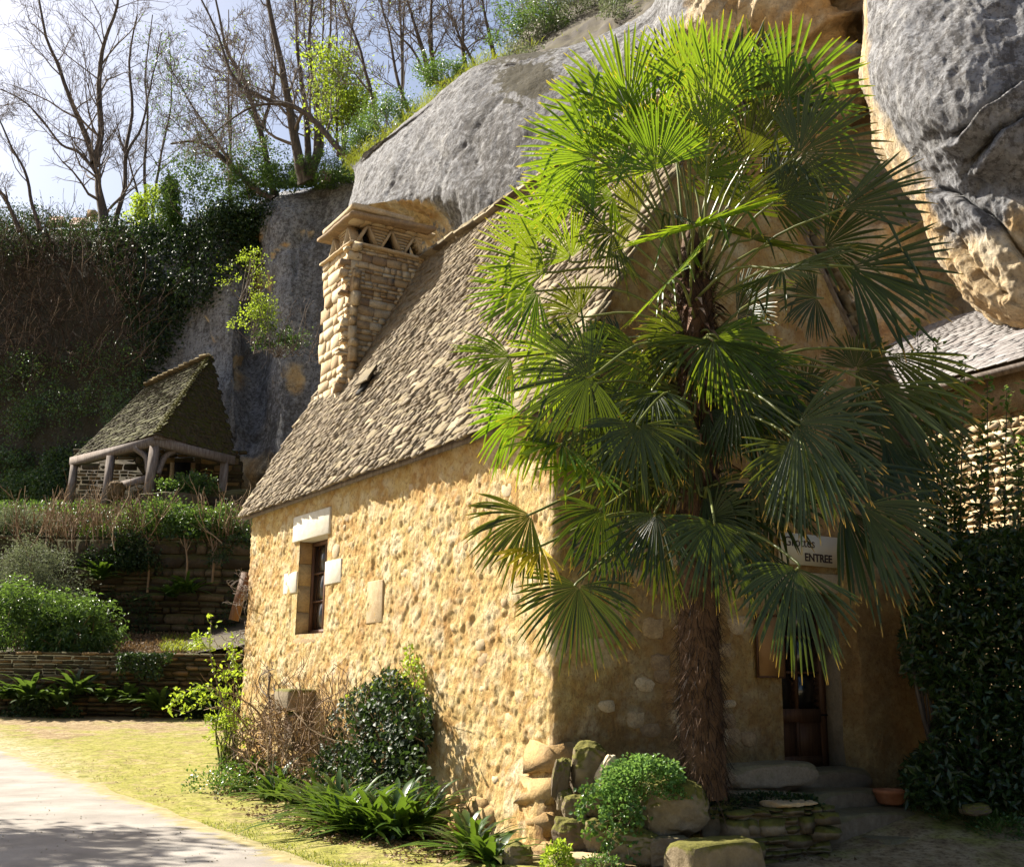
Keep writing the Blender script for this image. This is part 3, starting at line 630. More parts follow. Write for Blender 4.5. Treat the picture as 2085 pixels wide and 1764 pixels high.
# roof deck with thickness
def deck(name, sa, za, sb, zb, t0, t1, th=.10):
    nx = np.array((zb-za, 0, -(sb-sa))); L = np.hypot(*nx[[0, 2]]); a = np.array(H(sa, t0, za)); b = np.array(H(sb, t0, zb)); c = np.array(H(sa, t1, za))
    V, F = box(a, b-a, c-a, UP*-th); part(name, V, F, M_OAK, cot, smooth=False)
OV = .11
deck('roof_deck', -OV, EAVE-KL*OV-.02, RS, RZ-.02, -.06, LEN+.22, .06); deck('roof_deck', WID+OV, EAVE-KR*OV-.02, RS, RZ-.02, -.06, LEN+.22, .06)
def lauze_plane(s0, z0, s1, z1, t0, t1, exp=.060, sag=0.0, curve=.10):
    """thin stone slabs in courses from the eave (s0,z0) up to (s1,z1)"""
    out = []; L = math.hypot(s1-s0, z1-z0); us = (s1-s0)/L; uz = (z1-z0)/L
    up = CU*us+UP*uz; n = np.cross(CW, up); n = n/np.linalg.norm(n)
    if n[2] < 0: n = -n
    y = 0.0
    while y < L:
        t = t0+random.uniform(-.15, 0); ln = random.uniform(.20, .30); e = exp*random.uniform(.85, 1.2)
        while t < t1:
            w = random.choice((.07, .09, .12, .15, .19, .24))*random.uniform(.8, 1.2); tc = t+w/2
            th = random.uniform(.018, .050); lift = .034+random.uniform(-.006, .012)
            bell = curve*math.exp(-y/.7)
            j = random.uniform(-.014, .014); tilt = .13+random.uniform(-.02, .03)
            u2 = up*math.cos(tilt)-n*math.sin(tilt)*-1; n2 = np.cross(CW, u2); n2 = n2/np.linalg.norm(n2); n2 = n2 if n2[2] > 0 else -n2
            u3 = up*math.cos(tilt)-n*math.sin(tilt)
            n3 = n*math.cos(tilt)+up*math.sin(tilt)
            yaw = random.uniform(-.03, .03); a = CW*math.cos(yaw)+u3*math.sin(yaw); b = u3*math.cos(yaw)-CW*math.sin(yaw)
            c = H(s0, tc, z0)+up*(y+ln/2-.03+j)+n*(lift+bell*.0+.012*math.sin(tc*1.7+y))
            c = c+UP*(.05*math.sin((tc-t0)/(t1-t0)*math.pi)*-1*sag)
            out.append(basis(a*(w-.006), b*ln, n3*th, c)); t += w
        y += e
    return out
T = lauze_plane(-OV-.03, EAVE-KL*(OV+.03)+.03, RS+.02, RZ+.06, -.13, LEN+.26)
T = [m for m in T if not (8.15 < np.dot(m[:3, 3]-C0, CW) < 9.3 and 1.12 < np.dot(m[:3, 3]-C0, CU) < 2.45)]
emit('roof_tile', cot, T, M_LAUZE, SLABS, 300, False, stuffname='roof_tiles')
T2_ = []
for m in lauze_plane(-OV-.03, EAVE-KR*(OV+.03)+.03, WID-RS+.02, RZ+.06, -.13, LEN+.26, exp=.10):
    # mirror onto the right-hand slope
    p = m[:3, 3]-C0; s, t, z = np.dot(p, CU), np.dot(p, CW), p[2]
    def mir(v): return v-2*np.dot(v, CU)*CU
    T2_.append(basis(mir(m[:3, 0]), mir(m[:3, 1]), mir(m[:3, 2]), H(WID-s, t, z)))
emit('roof_tile', cot, T2_, M_LAUZE, SLABS, 0, False, stuffname='roof_tiles')
rd = []; t = -.12
while t < LEN+.25:
    w = random.uniform(.25, .45); rd.append(basis(CW*(w-.01), CU*random.uniform(.26, .34), UP*random.uniform(.05, .08), H(RS+random.uniform(-.02, .02), t+w/2, RZ+.14+random.uniform(-.01, .02)))); t += w
emit('ridge_stone', cot, rd, M_LAUZE, SLABS, 300, False)
# small smoke slit in the roof: a slab lifted over a dark gap
c = H(.83, 6.75, EAVE+KL*.83); sl = (CU+UP*KL); sl = sl/np.linalg.norm(sl); nn = np.cross(sl, CW); nn = nn if nn[2] > 0 else -nn
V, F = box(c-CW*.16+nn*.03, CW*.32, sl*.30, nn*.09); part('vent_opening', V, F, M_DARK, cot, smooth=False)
emit('vent_slab', cot, [basis(CW*.52, sl*.30-nn*.02, nn*.045, c+nn*.17+sl*.30)], M_LAUZE, SLABS, 10, False)
# ---- window
wr = .24
mb = MB(); a, b_, c0, c1 = WIN
def Hw(d, t, z): return H(d, t, z)
jb = [2.28, 2.62, 3.02, 3.36, 3.70]
for i in range(4):
    V, F = box(H(.014, b_, jb[i]+.004), CU*(wr+.10), CW*.20, UP*(jb[i+1]-jb[i]-.008)); part('jamb_stone', V, F, M_CORN, cot, smooth=False)
    V, F = box(H(.014, a-.22, jb[i]+.004), CU*(wr+.10), CW*.22, UP*(jb[i+1]-jb[i]-.008)); part('jamb_stone', V, F, M_CORN, cot, smooth=False)
def slab(name, s, t, z, ds, dt, dz, mat, par=cot, label=None, bev=.012):
    V, F = box(H(s, t, z), CU*ds, CW*dt, UP*dz, .006); o = part(name, V, F, mat, par, smooth=False, label=label)
    md = o.modifiers.new('bevel', 'BEVEL'); md.width = bev; md.segments = 2; return o
slab('lintel', -.035, 5.90, 3.70, wr+.15, 1.46, .40, M_DRESS, label='white dressed stone lintel')
slab('window_sill', .0, 5.95, 2.14, wr+.12, 1.25, .14, M_STONE)
slab('block_stone', -.02, 5.42, 2.96, .3, .60, .34, M_DRESS, label='white squared block stone')
slab('block_stone', -.02, 7.14, 2.92, .3, .56, .33, M_DRESS, label='white squared block stone')
slab('block_stone', -.022, 4.0, 2.35, .3, .5, .55, M_STONE)
wf = bpy.data.objects.new('window', None); COL.objects.link(wf); wf.parent = cot; wf.location = -Vector(cot['_root'])
mb = MB(); F_ = .07
for (t0, z0, dt, dz) in ((a, c0, 1.10, .07), (a, c1-.07, 1.10, .07), (a, c0, .06, 1.42), (b_-.06, c0, .06, 1.42), ((a+b_)/2-.04, c0+.07, .08, 1.28)):
    mb.add(*box(H(wr-.03, t0, z0), CU*.05, CW*dt, UP*dz))
mb.part('window_frame', M_DOOR, wf, smooth=False)
mb = MB()
for k in (1, 2):
    for h0 in (a+.06, (a+b_)/2+.04): mb.add(*box(H(wr-.018, h0, c0+.07+1.28*k/3-.013), CU*.03, CW*.45, UP*.026))
mb.part('glazing_bar', M_DOOR, wf, smooth=False)
for h0 in (a+.06, (a+b_)/2+.04):
    for k in range(3):
        V, F = box(H(wr+.0, h0, c0+.07+1.28*k/3+.013), CU*.006, CW*.45, UP*(1.28/3-.026)); part('pane', V, F, M_GLASS, wf, smooth=False)
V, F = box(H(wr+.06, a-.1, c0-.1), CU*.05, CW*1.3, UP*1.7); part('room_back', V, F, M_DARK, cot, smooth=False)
# ---- door, framed in brown wood, glazed above, set back behind its jambs
d0, d1, dz0, dz1 = DOOR; dr = .22
V, F = box(H(d1, -.01, dz0), CU*.1, CW*(dr+.15), UP*(dz1-dz0)); part('door_jamb', V, F, M_STEP, cot, smooth=False)
V, F = box(H(d0-.1, .01, dz0), CU*.1, CW*(dr+.15), UP*(dz1-dz0)); part('door_jamb', V, F, M_STEP, cot, smooth=False)
slab('door_lintel', d0-.2, -.03, dz1, 1.35, .4, .22, M_STONE)
slab('threshold', d0-.02, -.10, dz0-.06, .98, .5, .06, M_STEP)
door = bpy.data.objects.new('door', None); COL.objects.link(door); door.parent = cot; door.location = -Vector(cot['_root'])
door['label'] = 'brown wooden door with six glazed panes'
mb = MB(); W_ = d1-d0
for (s0, z0, ds, dz) in ((d0, dz0, .09, dz1-dz0), (d1-.09, dz0, .09, dz1-dz0), (d0+.09, dz0, W_-.18, .12), (d0+.09, 1.20, W_-.18, .15), (d0+.09, dz1-.1, W_-.18, .1), (d0+W_/2-.02, dz0+.12, .04, .38), (d0+W_/2-.018, 1.35, .036, dz1-1.45)):
    mb.add(*box(H(s0, dr, z0), CU*ds, CW*.05, UP*dz))
for k in (1, 2): mb.add(*box(H(d0+.09, dr+.008, 1.35+(dz1-1.45)*k/3-.014), CU*(W_-.18), CW*.034, UP*.028))
mb.part('door_frame', M_DOOR, door, smooth=False)
for k in (0, 1):
    V, F = box(H(d0+.09+k*(W_/2-.07), dr+.022, dz0+.12), CU*(W_/2-.11), CW*.02, UP*.38); part('door_panel', V, F, M_DOOR, door, smooth=False)
    for r in range(3):
        V, F = box(H(d0+.09+k*(W_/2-.072), dr+.024, 1.35+(dz1-1.45)*r/3+.014), CU*(W_/2-.108), CW*.006, UP*((dz1-1.45)/3-.028)); part('pane', V, F, M_GLASS, door, smooth=False)
mb = MB(); mb.add(*tube([H(d1-.05, dr-.0, 1.28), H(d1-.05, dr-.05, 1.28), H(d1-.14, dr-.05, 1.28)], .011, 6)); mb.part('door_handle', M_DARK, door)
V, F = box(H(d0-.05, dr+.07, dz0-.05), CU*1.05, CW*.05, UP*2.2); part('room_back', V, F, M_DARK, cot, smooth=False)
# worn pier of plaster to the right of the door
gx = np.linspace(0, 1, 60); gzz = np.linspace(0, 1, 130); X, Z = np.meshgrid(gx, gzz, indexing='ij')
pr = np.array([(4.02, .12), (4.02, -.08), (4.05, -.22), (4.12, -.27), (4.6, -.33), (5.3, -.30), (5.56, -.2), (5.6, .1), (5.6, .5)])
pl = smoothline(np.c_[pr, np.zeros(len(pr))], 60)[:, :2]; V = C0+pl[:, None, 0:1]*CU+pl[:, None, 1:2]*CW*(1+.0*Z[..., None]); V = V+0*Z[..., None]; V[..., 2] = -.2+Z*3.35
tz = np.clip((Z-.86)/.14, 0, 1); V = V+CW*(tz**1.5*.30)[..., None]; V = V-CW*(.10*(1-Z)**2)[..., None]
N = gridN(V); f = V.reshape(-1, 3); dn = fbm(f, .6, 4, 3)*.05+fbm(f, .09, 3, 8)*.016; N = N.reshape(-1, 3); N = N*np.where((N@CW) > 0, -1, 1)[:, None]
part('pier', f+N*dn[:, None], gridF(60, 130), M_WALL, cot, attrs={'stone': .3+0*dn, 'cell': np.repeat(.2, len(dn)), 'damp_shade': .5+.5*np.clip(fbm(f, .9, 4, 9), -1, 1)+.3*np.clip(1-f[:, 2], 0, 1)})
# ---- stones that stand out of the plaster
lump = []
def lump_at(s, t, z, n_long, w, h, d=.12, off=-.035):
    if n_long: lump.append(basis(CW*w, CU*d, UP*h, H(off, t, z)))
    else: lump.append(basis(CU*w, CW*d, UP*h, H(s, off, z)))
for _ in range(90):
    t = random.uniform(.2, 9.2); z = random.uniform(.1, 4.0); w = random.uniform(.10, .26)
    if 5.7 < t < 7.4 and 2.1 < z < 4.2: continue
    lump_at(0, t, z, True, w, w*random.uniform(.5, .9), .06, .018-.05*(z < 1))
emit('stone', cot, lump, M_STONE, ROUND, 300)
lump = []
for _ in range(60):
    s = random.uniform(.3, 2.6) if random.random() < .8 else random.uniform(2.0, 5.2); z = random.uniform(.3, 3.4)
    if 2.6 < s < 4.1 and .5 < z < 3.0: continue
    w = random.uniform(.14, .38); lump_at(s, 0, z, False, w, w*random.uniform(.5, .8), .07, .008)
emit('stone', cot, lump, M_STONE2, ROUND, 300)
# big corner stones, bulging towards the ground
qs = []; z = -.1
while z < .85:
    h = random.uniform(.2, .34) if z < 1.4 else random.uniform(.2, .3); bul = .02+.07*max(0, 1-z/1.4)
    L1 = random.uniform(.35, .65); L2 = random.uniform(.3, .5)
    if int(z*10) % 2: L1, L2 = L2, L1
    qs.append(basis(CU*(L2+bul), CW*(L1+bul), UP*(h-.03), H(L2/2-.015-bul, L1/2-.015-bul, z+h/2))); z += h
emit('corner_stone', cot, qs, M_CORN, [stone_shape(400+i, .86, .20) for i in range(6)], 100, False)
qs = []
for _ in range(10):
    t = random.uniform(.5, 3.4); w = random.uniform(.2, .38); qs.append(basis(CW*w, CU*.2, UP*w*.62, H(-.08, t, random.uniform(.0, .55))))
emit('base_stone', cot, qs, M_CORN, ROUND, 100)
# the block jutting from the wall low on the left, over a dark hollow
slab('corbel_stone', -.42, 6.15, 1.18, .45, .62, .30, M_BOULD, bev=.05); slab('corbel_stone', -.30, 6.2, .62, .32, .42, .54, M_BOULD, bev=.05)
# ---- chimney
CHISEL = [stone_shape(800+i, .95, .09) for i in range(12)]
ch = bpy.data.objects.new('chimney', None); COL.objects.link(ch); ch.parent = cot; ch.location = -Vector(cot['_root'])
ch['label'] = 'tall tapering rubble chimney with slab cap and triangular smoke holes'
s0, s1, t0, t1, zt = 1.07, 2.50, 8.10, 9.38, 9.16
V, F = box(H(s0+.02, t0+.02, 5.6), CU*(s1-s0-.04), CW*(t1-t0-.04), UP*(zt-5.6)); part('core', V, F, M_STONE2, ch, smooth=False)
st1 = rubble(H(s0, t0, 6.0), CW, UP, -CU, t1-t0, zt-6.0, (.12, .26), (.16, .42), .14, .008)
st2 = rubble(H(s0-.02, t0, 6.2), CU, UP, -CW, s1-s0+.02, zt-6.2, (.07, .17), (.10, .30), .14, .010, skip=lambda x, z: z+6.2 < EAVE+KL*(s0+x)-.15)
emit('stone', ch, st1, [M_STONE, M_STONE, M_STONE, M_STONE2], CHISEL, 260, False); emit('stone', ch, st2, [M_STONE2, M_STONE2, M_STONE], CHISEL, 300, False)
emit('stone', ch, rubble(H(s1, t0, 7.5), CW, UP, CU, t1-t0, zt-7.5, (.1, .2), (.15, .3), .14), M_STONE2, STONES, 60)
def bigslab(name, pts_top, th, mat, par, seed=1):
    pts = np.array(pts_top, float); n = 12; ring = []
    m = len(pts)
    for i in range(m):
        for k in range(n): ring.append(pts[i]+(pts[(i+1) % m]-pts[i])*k/n)
    ring = np.array(ring); cen = ring.mean(0); r = ring-cen; wob = 1+.035*fbm(ring, .25, 3, seed)[:, None]; ring = cen+r*wob
    z = fbm(ring, .5, 3, seed+2)[:, None]*.02*UP
    inn = cen+(ring-cen)*.96; V = np.concatenate((ring-UP*th*.3+z, ring-UP*th*.8+z, inn-UP*th+z, inn+z, [cen-UP*th], [cen+UP*.0])); k = len(ring); i = np.arange(k); j = (i+1) % k; F4 = np.concatenate([np.stack((a*k+i, a*k+j, b*k+j, b*k+i), 1) for a, b in ((3, 0), (0, 1), (1, 2))])
    F3 = np.concatenate((np.stack((2*k+j, 2*k+i, np.full(k, 4*k)), 1)[:, ::-1], np.stack((3*k+i, 3*k+j, np.full(k, 4*k+1)), 1)))
    return part(name, V, [F4.astype(np.int32), F3.astype(np.int32)], mat, par, smooth=False)
bigslab('ledge_slab', [H(s0-.08, t0-.09, zt+.07), H(s1+.10, t0-.08, zt+.05), H(s1+.12, t1+.12, zt+.05), H(s0-.08, t1+.10, zt+.08)], .065, M_STONE2, ch, 3)
# low walls with three triangular smoke holes on the near side, two at the ends
zc = zt+.07; hh = .40
n_holes = 3; span = s1-s0; mb = MB(); dk = MB()
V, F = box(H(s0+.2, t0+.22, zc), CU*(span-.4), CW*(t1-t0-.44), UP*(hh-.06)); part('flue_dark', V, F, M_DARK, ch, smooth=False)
for i in range(n_holes):
    cx = s0+.30+i*(span-.50)/2
    for sg in (-1, 1):
        a_ = H(cx+sg*.20, t0+.02, zc+.0); b2 = H(cx+sg*.0, t0+.02, zc+hh*.95)
        V, F = box(a_-CU*.02, CU*.045, b2-a_, CW*.26); part('hole_slab', V, F, M_STONE, ch, smooth=False)
fill = []
for i in range(n_holes-1):
    cx = s0+.30+(i+.5)*(span-.50)/2; z = 0
    while z < hh:
        h = random.uniform(.045, .07); w = .06+.50*(z/hh)*.85; fill.append(basis(CU*w, CW*.2, UP*(h-.008), H(cx, t0+.14, zc+z+h/2))); z += h
for z in np.arange(0, hh, .065): fill.append(basis(CU*(.02+.24*z/hh)*1.0, CW*.2, UP*.055, H(s1-.06-(.24*z/hh)/2+.02, t0+.14, zc+z+.03)))
for i in (0, 1):
    for sg in (-1, 1):
        cy = t0+.32+i*(t1-t0-.64); V, F = box(H(s0+.02, cy+sg*.22, zc)-CW*.02, CW*.045, H(s0+.02, cy, zc+hh*.95)-H(s0+.02, cy+sg*.22, zc), CU*.24); part('hole_slab', V, F, M_STONE, ch, smooth=False)
for z in np.arange(0, hh, .065): fill.append(basis(CW*(.10+.42*z/hh), CU*.18, UP*.055, H(s0+.16, (t0+t1)/2, zc+z+.03)))
for z in (hh+.03, hh+.09): 
    x = s0-.02
    while x < s1: w = random.uniform(.15, .3); fill.append(basis(CU*(w-.01), CW*.26, UP*.055, H(x+w/2, t0+.12, zc+z))); x += w
emit('stone', ch, fill, M_STONE, STONES, 100)
bigslab('cap_slab', [H(s0-.12, t0-.14, zc+hh+.13), H(s1+.10, t0-.24, zc+hh+.16), H(s1+.1, t1+.2, zc+hh+.18), H(s0-.12, t1+.12, zc+hh+.12)], .10, M_STONE2, ch, 8)
bigslab('cap_slab', [H(s0-.08, t0-.12, zc+hh+.30), H(s1-.3, t0-.14, zc+hh+.27), H(s1-.3, t1+.05, zc+hh+.26), H(s0-.06, t1+.02, zc+hh+.27)], .12, M_STONE2, ch, 9)
# things on the front wall
sg_ = thing('sign', 'cream signboard with dark lettering on the ochre wall above the door', 'sign', H(3.06, -.05, 3.0))
V, F = box(H(3.05, -.075, 2.98), CU*.98, CW*.025, UP*.36); part('board', V, F, M_SIGN, sg_, smooth=False)
def text(body, s, z, size, par, t=-.0785, bold=0.):
    cu = bpy.data.curves.new('lettering', 'FONT'); cu.body = body; cu.size = size; cu.extrude = .002; cu.offset = bold; cu.materials.append(M_INK)
    o = bpy.data.objects.new('lettering', cu); COL.objects.link(o); me = bpy.data.meshes.new_from_object(o.evaluated_get(bpy.context.evaluated_depsgraph_get())); bpy.data.objects.remove(o); o = bpy.data.objects.new('lettering', me); COL.objects.link(o); o.parent = par
    M = basis(CU, UP, -CW, H(s, t, z)); o.matrix_local = Matrix(M.tolist()); o.location = o.location-Vector(par['_root']); return o
text('Grottes', 3.12, 3.19, .155, sg_); text('ENTREE', 3.44, 3.03, .13, sg_, bold=.003)
bd = thing('wooden_board', 'blank brown wooden board hung beside the door', 'board', H(2.65, -.07, 1.7)); V, F = box(H(2.66, -.075, 1.71), CU*.38, CW*.035, UP*.66); part('panel', V, F, M_BOARD, bd, smooth=False)
mb = MB()
for q in ((2.64, 1.69, .42, .02), (2.64, 2.37, .42, .02), (2.64, 1.71, .02, .66), (3.04, 1.71, .02, .66)): mb.add(*box(H(q[0], -.083, q[1]), CU*q[2], CW*.02, UP*q[3]))
mb.part('batten', M_DOOR, bd, smooth=False)
pn = thing('paper_notice', 'white paper notice pinned to the upper glass of the brown door', 'notice', H(3.15, .25, 2.3)); V, F = box(H(3.12, dr-.012, 2.22), CU*.21, CW*.003, UP*.29); part('sheet', V, F, M_PAPER, pn, smooth=False)
for i in range(7): V, F = box(H(3.14, dr-.0145, 2.47-i*.034), CU*(.17 if i % 3 else .11), CW*.001, UP*.008); part('text_line', V, F, M_INK, pn, smooth=False)

# ================================================================== PORCH BUILDING UNDER THE CLIFF
K = 46.0
pb = thing('porch_building', 'small cliff shelter with mossy hipped stone roof on grey timber posts', 'building', aty(300, 1020, K))
A_ = aty(150, 935, K+2.0); B_ = aty(318, 886, K-1.0); C_ = aty(472, 930, K+2.6)     # eave corners: left, front, right
AP = aty(425, 730, K+5.0); AL = aty(300, 790, K+6.0)                                   # apex and left end of ridge
def tri_tiles(a, b, c, d, exp, ws, th=.05):
    """slabs on the quad eave a->b, top d->c"""
    a, b, c, d = map(np.asarray, (a, b, c, d)); n = np.cross(b-a, d-a); n = n/np.linalg.norm(n); n = n if n[2] > 0 else -n; out = []
    L = (np.linalg.norm(d-a)+np.linalg.norm(c-b))/2; m = int(L/exp)
    for i in range(m):
        f = i/m; p = a+(d-a)*f; q = b+(c-b)*f; l = np.linalg.norm(q-p); e = (q-p)/(l+1e-6); up = np.cross(n, e); up = up if up[2] > 0 else -up; x = 0
        while x < l:
            w = random.uniform(*ws); out.append(basis(e*w*.97, (up-n*.14)*exp*2.3, n*th*random.uniform(.7, 1.3), p+e*(x+w/2)+up*exp+n*(.06+random.uniform(-.01, .02)))); x += w
    return out
def facet(name, pts, mat, par, th=.12):
    P_ = np.array(pts); n = len(P_); V = np.concatenate((P_, P_-UP*th)); F = [tuple(range(n)), tuple(range(2*n-1, n-1, -1))]+[(i, i+n, (i+1) % n+n, (i+1) % n) for i in range(n)]
    return part(name, V, F, mat, par, smooth=False)
facet('roof_deck', [A_, B_, AP, AL], M_OAK, pb); facet('roof_deck', [B_, C_, AP], M_OAK, pb)
emit('roof_tile', pb, tri_tiles(A_, B_, AP, AL, .11, (.14, .36)), M_LAUZE_MOSS, SLABS, 160, False, stuffname='roof_tiles')
emit('roof_tile', pb, tri_tiles(B_, C_, AP, AP, .11, (.14, .36)), M_LAUZE_MOSS, SLABS, 120, False, stuffname='roof_tiles')
hp = [basis((AP-B_)/np.linalg.norm(AP-B_)*.3, np.array((.3, 0, 0)), UP*.06, B_+(AP-B_)*(i+.5)/34+UP*.12) for i in range(34)]; emit('hip_stone', pb, hp, M_LAUZE_MOSS, SLABS, 60, False)
rg = [basis((AP-AL)/np.linalg.norm(AP-AL)*.45, np.array((0, .6, -.1)), UP*.10, AL+(AP-AL)*(i+.5)/12+UP*.12) for i in range(12)]; emit('ridge_stone', pb, rg, M_LAUZE, SLABS, 60, False)
def beam(name, p, q, w, d, mat, par):
    p, q = np.asarray(p, float), np.asarray(q, float); e = q-p; L = np.linalg.norm(e); e = e/L; s = np.cross(e, UP if abs(e[2]) < .9 else np.array((0, 1., 0))); s /= np.linalg.norm(s); u = np.cross(s, e)
    V, F = box(p-s*w/2-u*d/2, e*L, s*w, u*d, .01); return part(name, V, F, mat, par, smooth=False)
zb = lambda px, py, D: aty(px, py, D)
Pf = aty(316, 908, K-.7); Pfb = aty(298, 1035, K-.7); beam('post', Pfb-UP*.3, Pf, .34, .34, M_OAK, pb)
Pl = aty(226, 928, K+.4); Plb = aty(212, 1040, K+.4); beam('post', Plb-UP*.3, Pl, .28, .28, M_OAK, pb)
Pr = aty(458, 938, K+2.0); Prb = aty(452, 1015, K+2.0); beam('post', Prb-UP*.3, Pr, .30, .28, M_OAK, pb)
Pw_ = aty(152, 945, K+1.8); beam('post', aty(140, 1040, K+1.8), Pw_, .26, .26, M_OAK, pb)
beam('beam', aty(148, 940, K+1.9), aty(318, 899, K-.8), .34, .36, M_OAK, pb); beam('beam', aty(314, 899, K-.8), aty(474, 938, K+2.3), .34, .36, M_OAK, pb)
for (p, q, r) in (((274, 912, K-.4), (298, 930, K-.5), (302, 960, K-.65)), ((362, 915, K+.2), (335, 930, K-.2), (322, 965, K-.65))):
    pts = smoothline([aty(*p), aty(*q), aty(*r)], 7); mb = MB()
    V, F = tube(pts, .13, 4); mb.add(V, F); mb.part('brace', M_OAK, pb, smooth=False)
beam('rail', aty(228, 992, K+.3), aty(300, 974, K-.6), .12, .3, M_OAK, pb)
# back wall of rubble with dark door
wa = aty(140, 1045, K+4.6); wb = aty(485, 1045, K+4.6); aa = (wb-wa); L = np.linalg.norm(aa[:2]); aa = np.array((aa[0], aa[1], 0))/L; nn_ = np.array((aa[1], -aa[0], 0))
V, F = box(wa-UP*2.2, aa*L, nn_*-.3, UP*4.7); part('wall', V, F, M_SOIL, pb, smooth=False)
dx0 = np.dot(aty(352, 1000, K+4.6)-wa, aa); dx1 = np.dot(aty(384, 1000, K+4.6)-wa, aa)
rub = rubble(wa-UP*.6, aa, UP, nn_, L, 3.6, (.14, .34), (.25, .7), .2, .03, skip=lambda x, z: dx0-.25 < x < dx1+.25 and z < 2.9)
emit('stone', pb, rub, [M_OLD, M_OLD, M_GOLD], STONES, 260)
for x in (dx0-.2, dx1+.02): V, F = box(wa+aa*x-UP*.6+nn_*.04, aa*.2, nn_*-.2, UP*3.0); part('door_jamb', V, F, M_STONE2, pb, smooth=False)
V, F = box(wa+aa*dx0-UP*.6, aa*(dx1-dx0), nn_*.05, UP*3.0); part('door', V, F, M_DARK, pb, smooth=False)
V, F = box(wa+aa*(dx0+.38)+nn_*.055, aa*.22, nn_*.01, UP*.42); part('notice', V, F, M_SIGN, pb, smooth=False)
V, F = box(wa+aa*(dx1+.4)+nn_*.045+UP*1.0, aa*.32, nn_*.03, UP*.75); part('wall_panel', V, F, M_DARK, pb, smooth=False)

# ================================================================== NEIGHBOURING HOUSE (right)
nb = thing('neighbouring_house', 'pale stone house with flat clay tile roof tucked under the cliff', 'house', H(7.5, 0, 0))
NS, NZ = 7.5, 6.12; tN0, tN1 = -5.0, 4.2
V, F = box(H(NS+.012, tN0, -.3), CU*.5, CW*(tN1-tN0), UP*(NZ+.25)); part('wall', V, F, M_STONE2, nb, smooth=False)
rub = rubble(H(NS, -2.4, 3.0), CW, UP, -CU, 5.4, 2.35, (.08, .17), (.10, .27), .2, .008, proud=.03)
emit('stone', nb, rub, M_STONE, STONES, 300, False)
rub = rubble(H(NS, -2.4, -.2), CW, UP, -CU, 5.4, 3.2, (.16, .30), (.25, .55), .2, .015, proud=.05); emit('stone', nb, rub, M_STONE2, STONES, 120, False)
V, F = box(H(NS-.03, tN0, 5.35), CU*.2, CW*(tN1-tN0), UP*.72, .02); part('plaster_band', V, F, M_STONE2, nb, smooth=False)
kk = .62; sl = CU+UP*kk; sl = sl/np.linalg.norm(sl); nrmN = np.cross(sl, CW); nrmN = nrmN if nrmN[2] > 0 else -nrmN
V, F = box(H(NS-.28, tN0, NZ-.28*kk-.02), CW*(tN1-tN0), sl*4.4, nrmN*-.12); part('roof_deck', V, F, M_OAK, nb, smooth=False)
rows_ = []; y = 0; 
while y < 4.2:
    t = tN0+random.uniform(-.1, 0)
    while t < tN1:
        w = random.uniform(.15, .19); rows_.append(basis(CW*(w-.006), (sl-nrmN*.13)*.2, nrmN*.020, H(NS-.3, t+w/2, NZ-.3*kk)+sl*(y+.10+random.uniform(-.004, .004))+nrmN*(.035+random.uniform(-.002, .005)))); t += w
    y += .095
emit('roof_tile', nb, rows_, M_TILE, SLABS and [slab_shape(500+i, .02) for i in range(6)], 300, False, stuffname='roof_tiles')

# far red roofs over the hedge
rr_ = thing('distant_farmhouse', 'red tiled roof peeping over the hedge on the left skyline', 'house', aty(145, 480, 90))
for (x0, x1, y0, ya) in ((92, 140, 456, 440), (138, 192, 458, 443)):
    a = aty(x0, y0, 90); b = aty(x1, y0, 90); c = aty(x1-10, ya, 94); d = aty(x0+10, ya, 94)
    facet('roof', [a, b, c, d], M_REDROOF, rr_, .3)
    V, F = box(a+np.array((.2, .3, -4)), np.array((b[0]-a[0]-.4, 0, 0)), np.array((0, 5, 0)), UP*3.7); part('wall', V, F, M_STONE2, rr_, smooth=False)
V, F = box(aty(176, 446, 93), (.7, 0, 0), (0, .7, 0), (0, 0, .9)); part('chimney', V, F, M_STONE2, rr_, smooth=False)
# ================================================================== PLANT HELPERS
def unit(v): return v/(np.linalg.norm(v, axis=-1, keepdims=True)+1e-9)
def leaves(P, D, N, L, W, fold=.25, droop=0.):
    """one folded leaf per row: base P, direction D, normal N"""
    P, D, N = np.asarray(P, float), unit(np.asarray(D, float)), np.asarray(N, float); n = len(P)
    S = unit(np.cross(D, N)); N = unit(np.cross(S, D)); L = np.broadcast_to(L, (n,))[:, None]; W = np.broadcast_to(W, (n,))[:, None]
    tip = P+D*L-UP*L*droop; m = P+D*L*.45-UP*L*droop*.2
    V = np.stack((P, m+S*W*.5+N*W*fold, tip, m-S*W*.5+N*W*fold), 1).reshape(-1, 3)
    b = np.arange(n)[:, None]*4; F = np.concatenate((b+np.array((0, 1, 2)), b+np.array((0, 2, 3)))); return V, F
def rnd_dirs(n): v = RG.normal(size=(n, 3)); return unit(v)
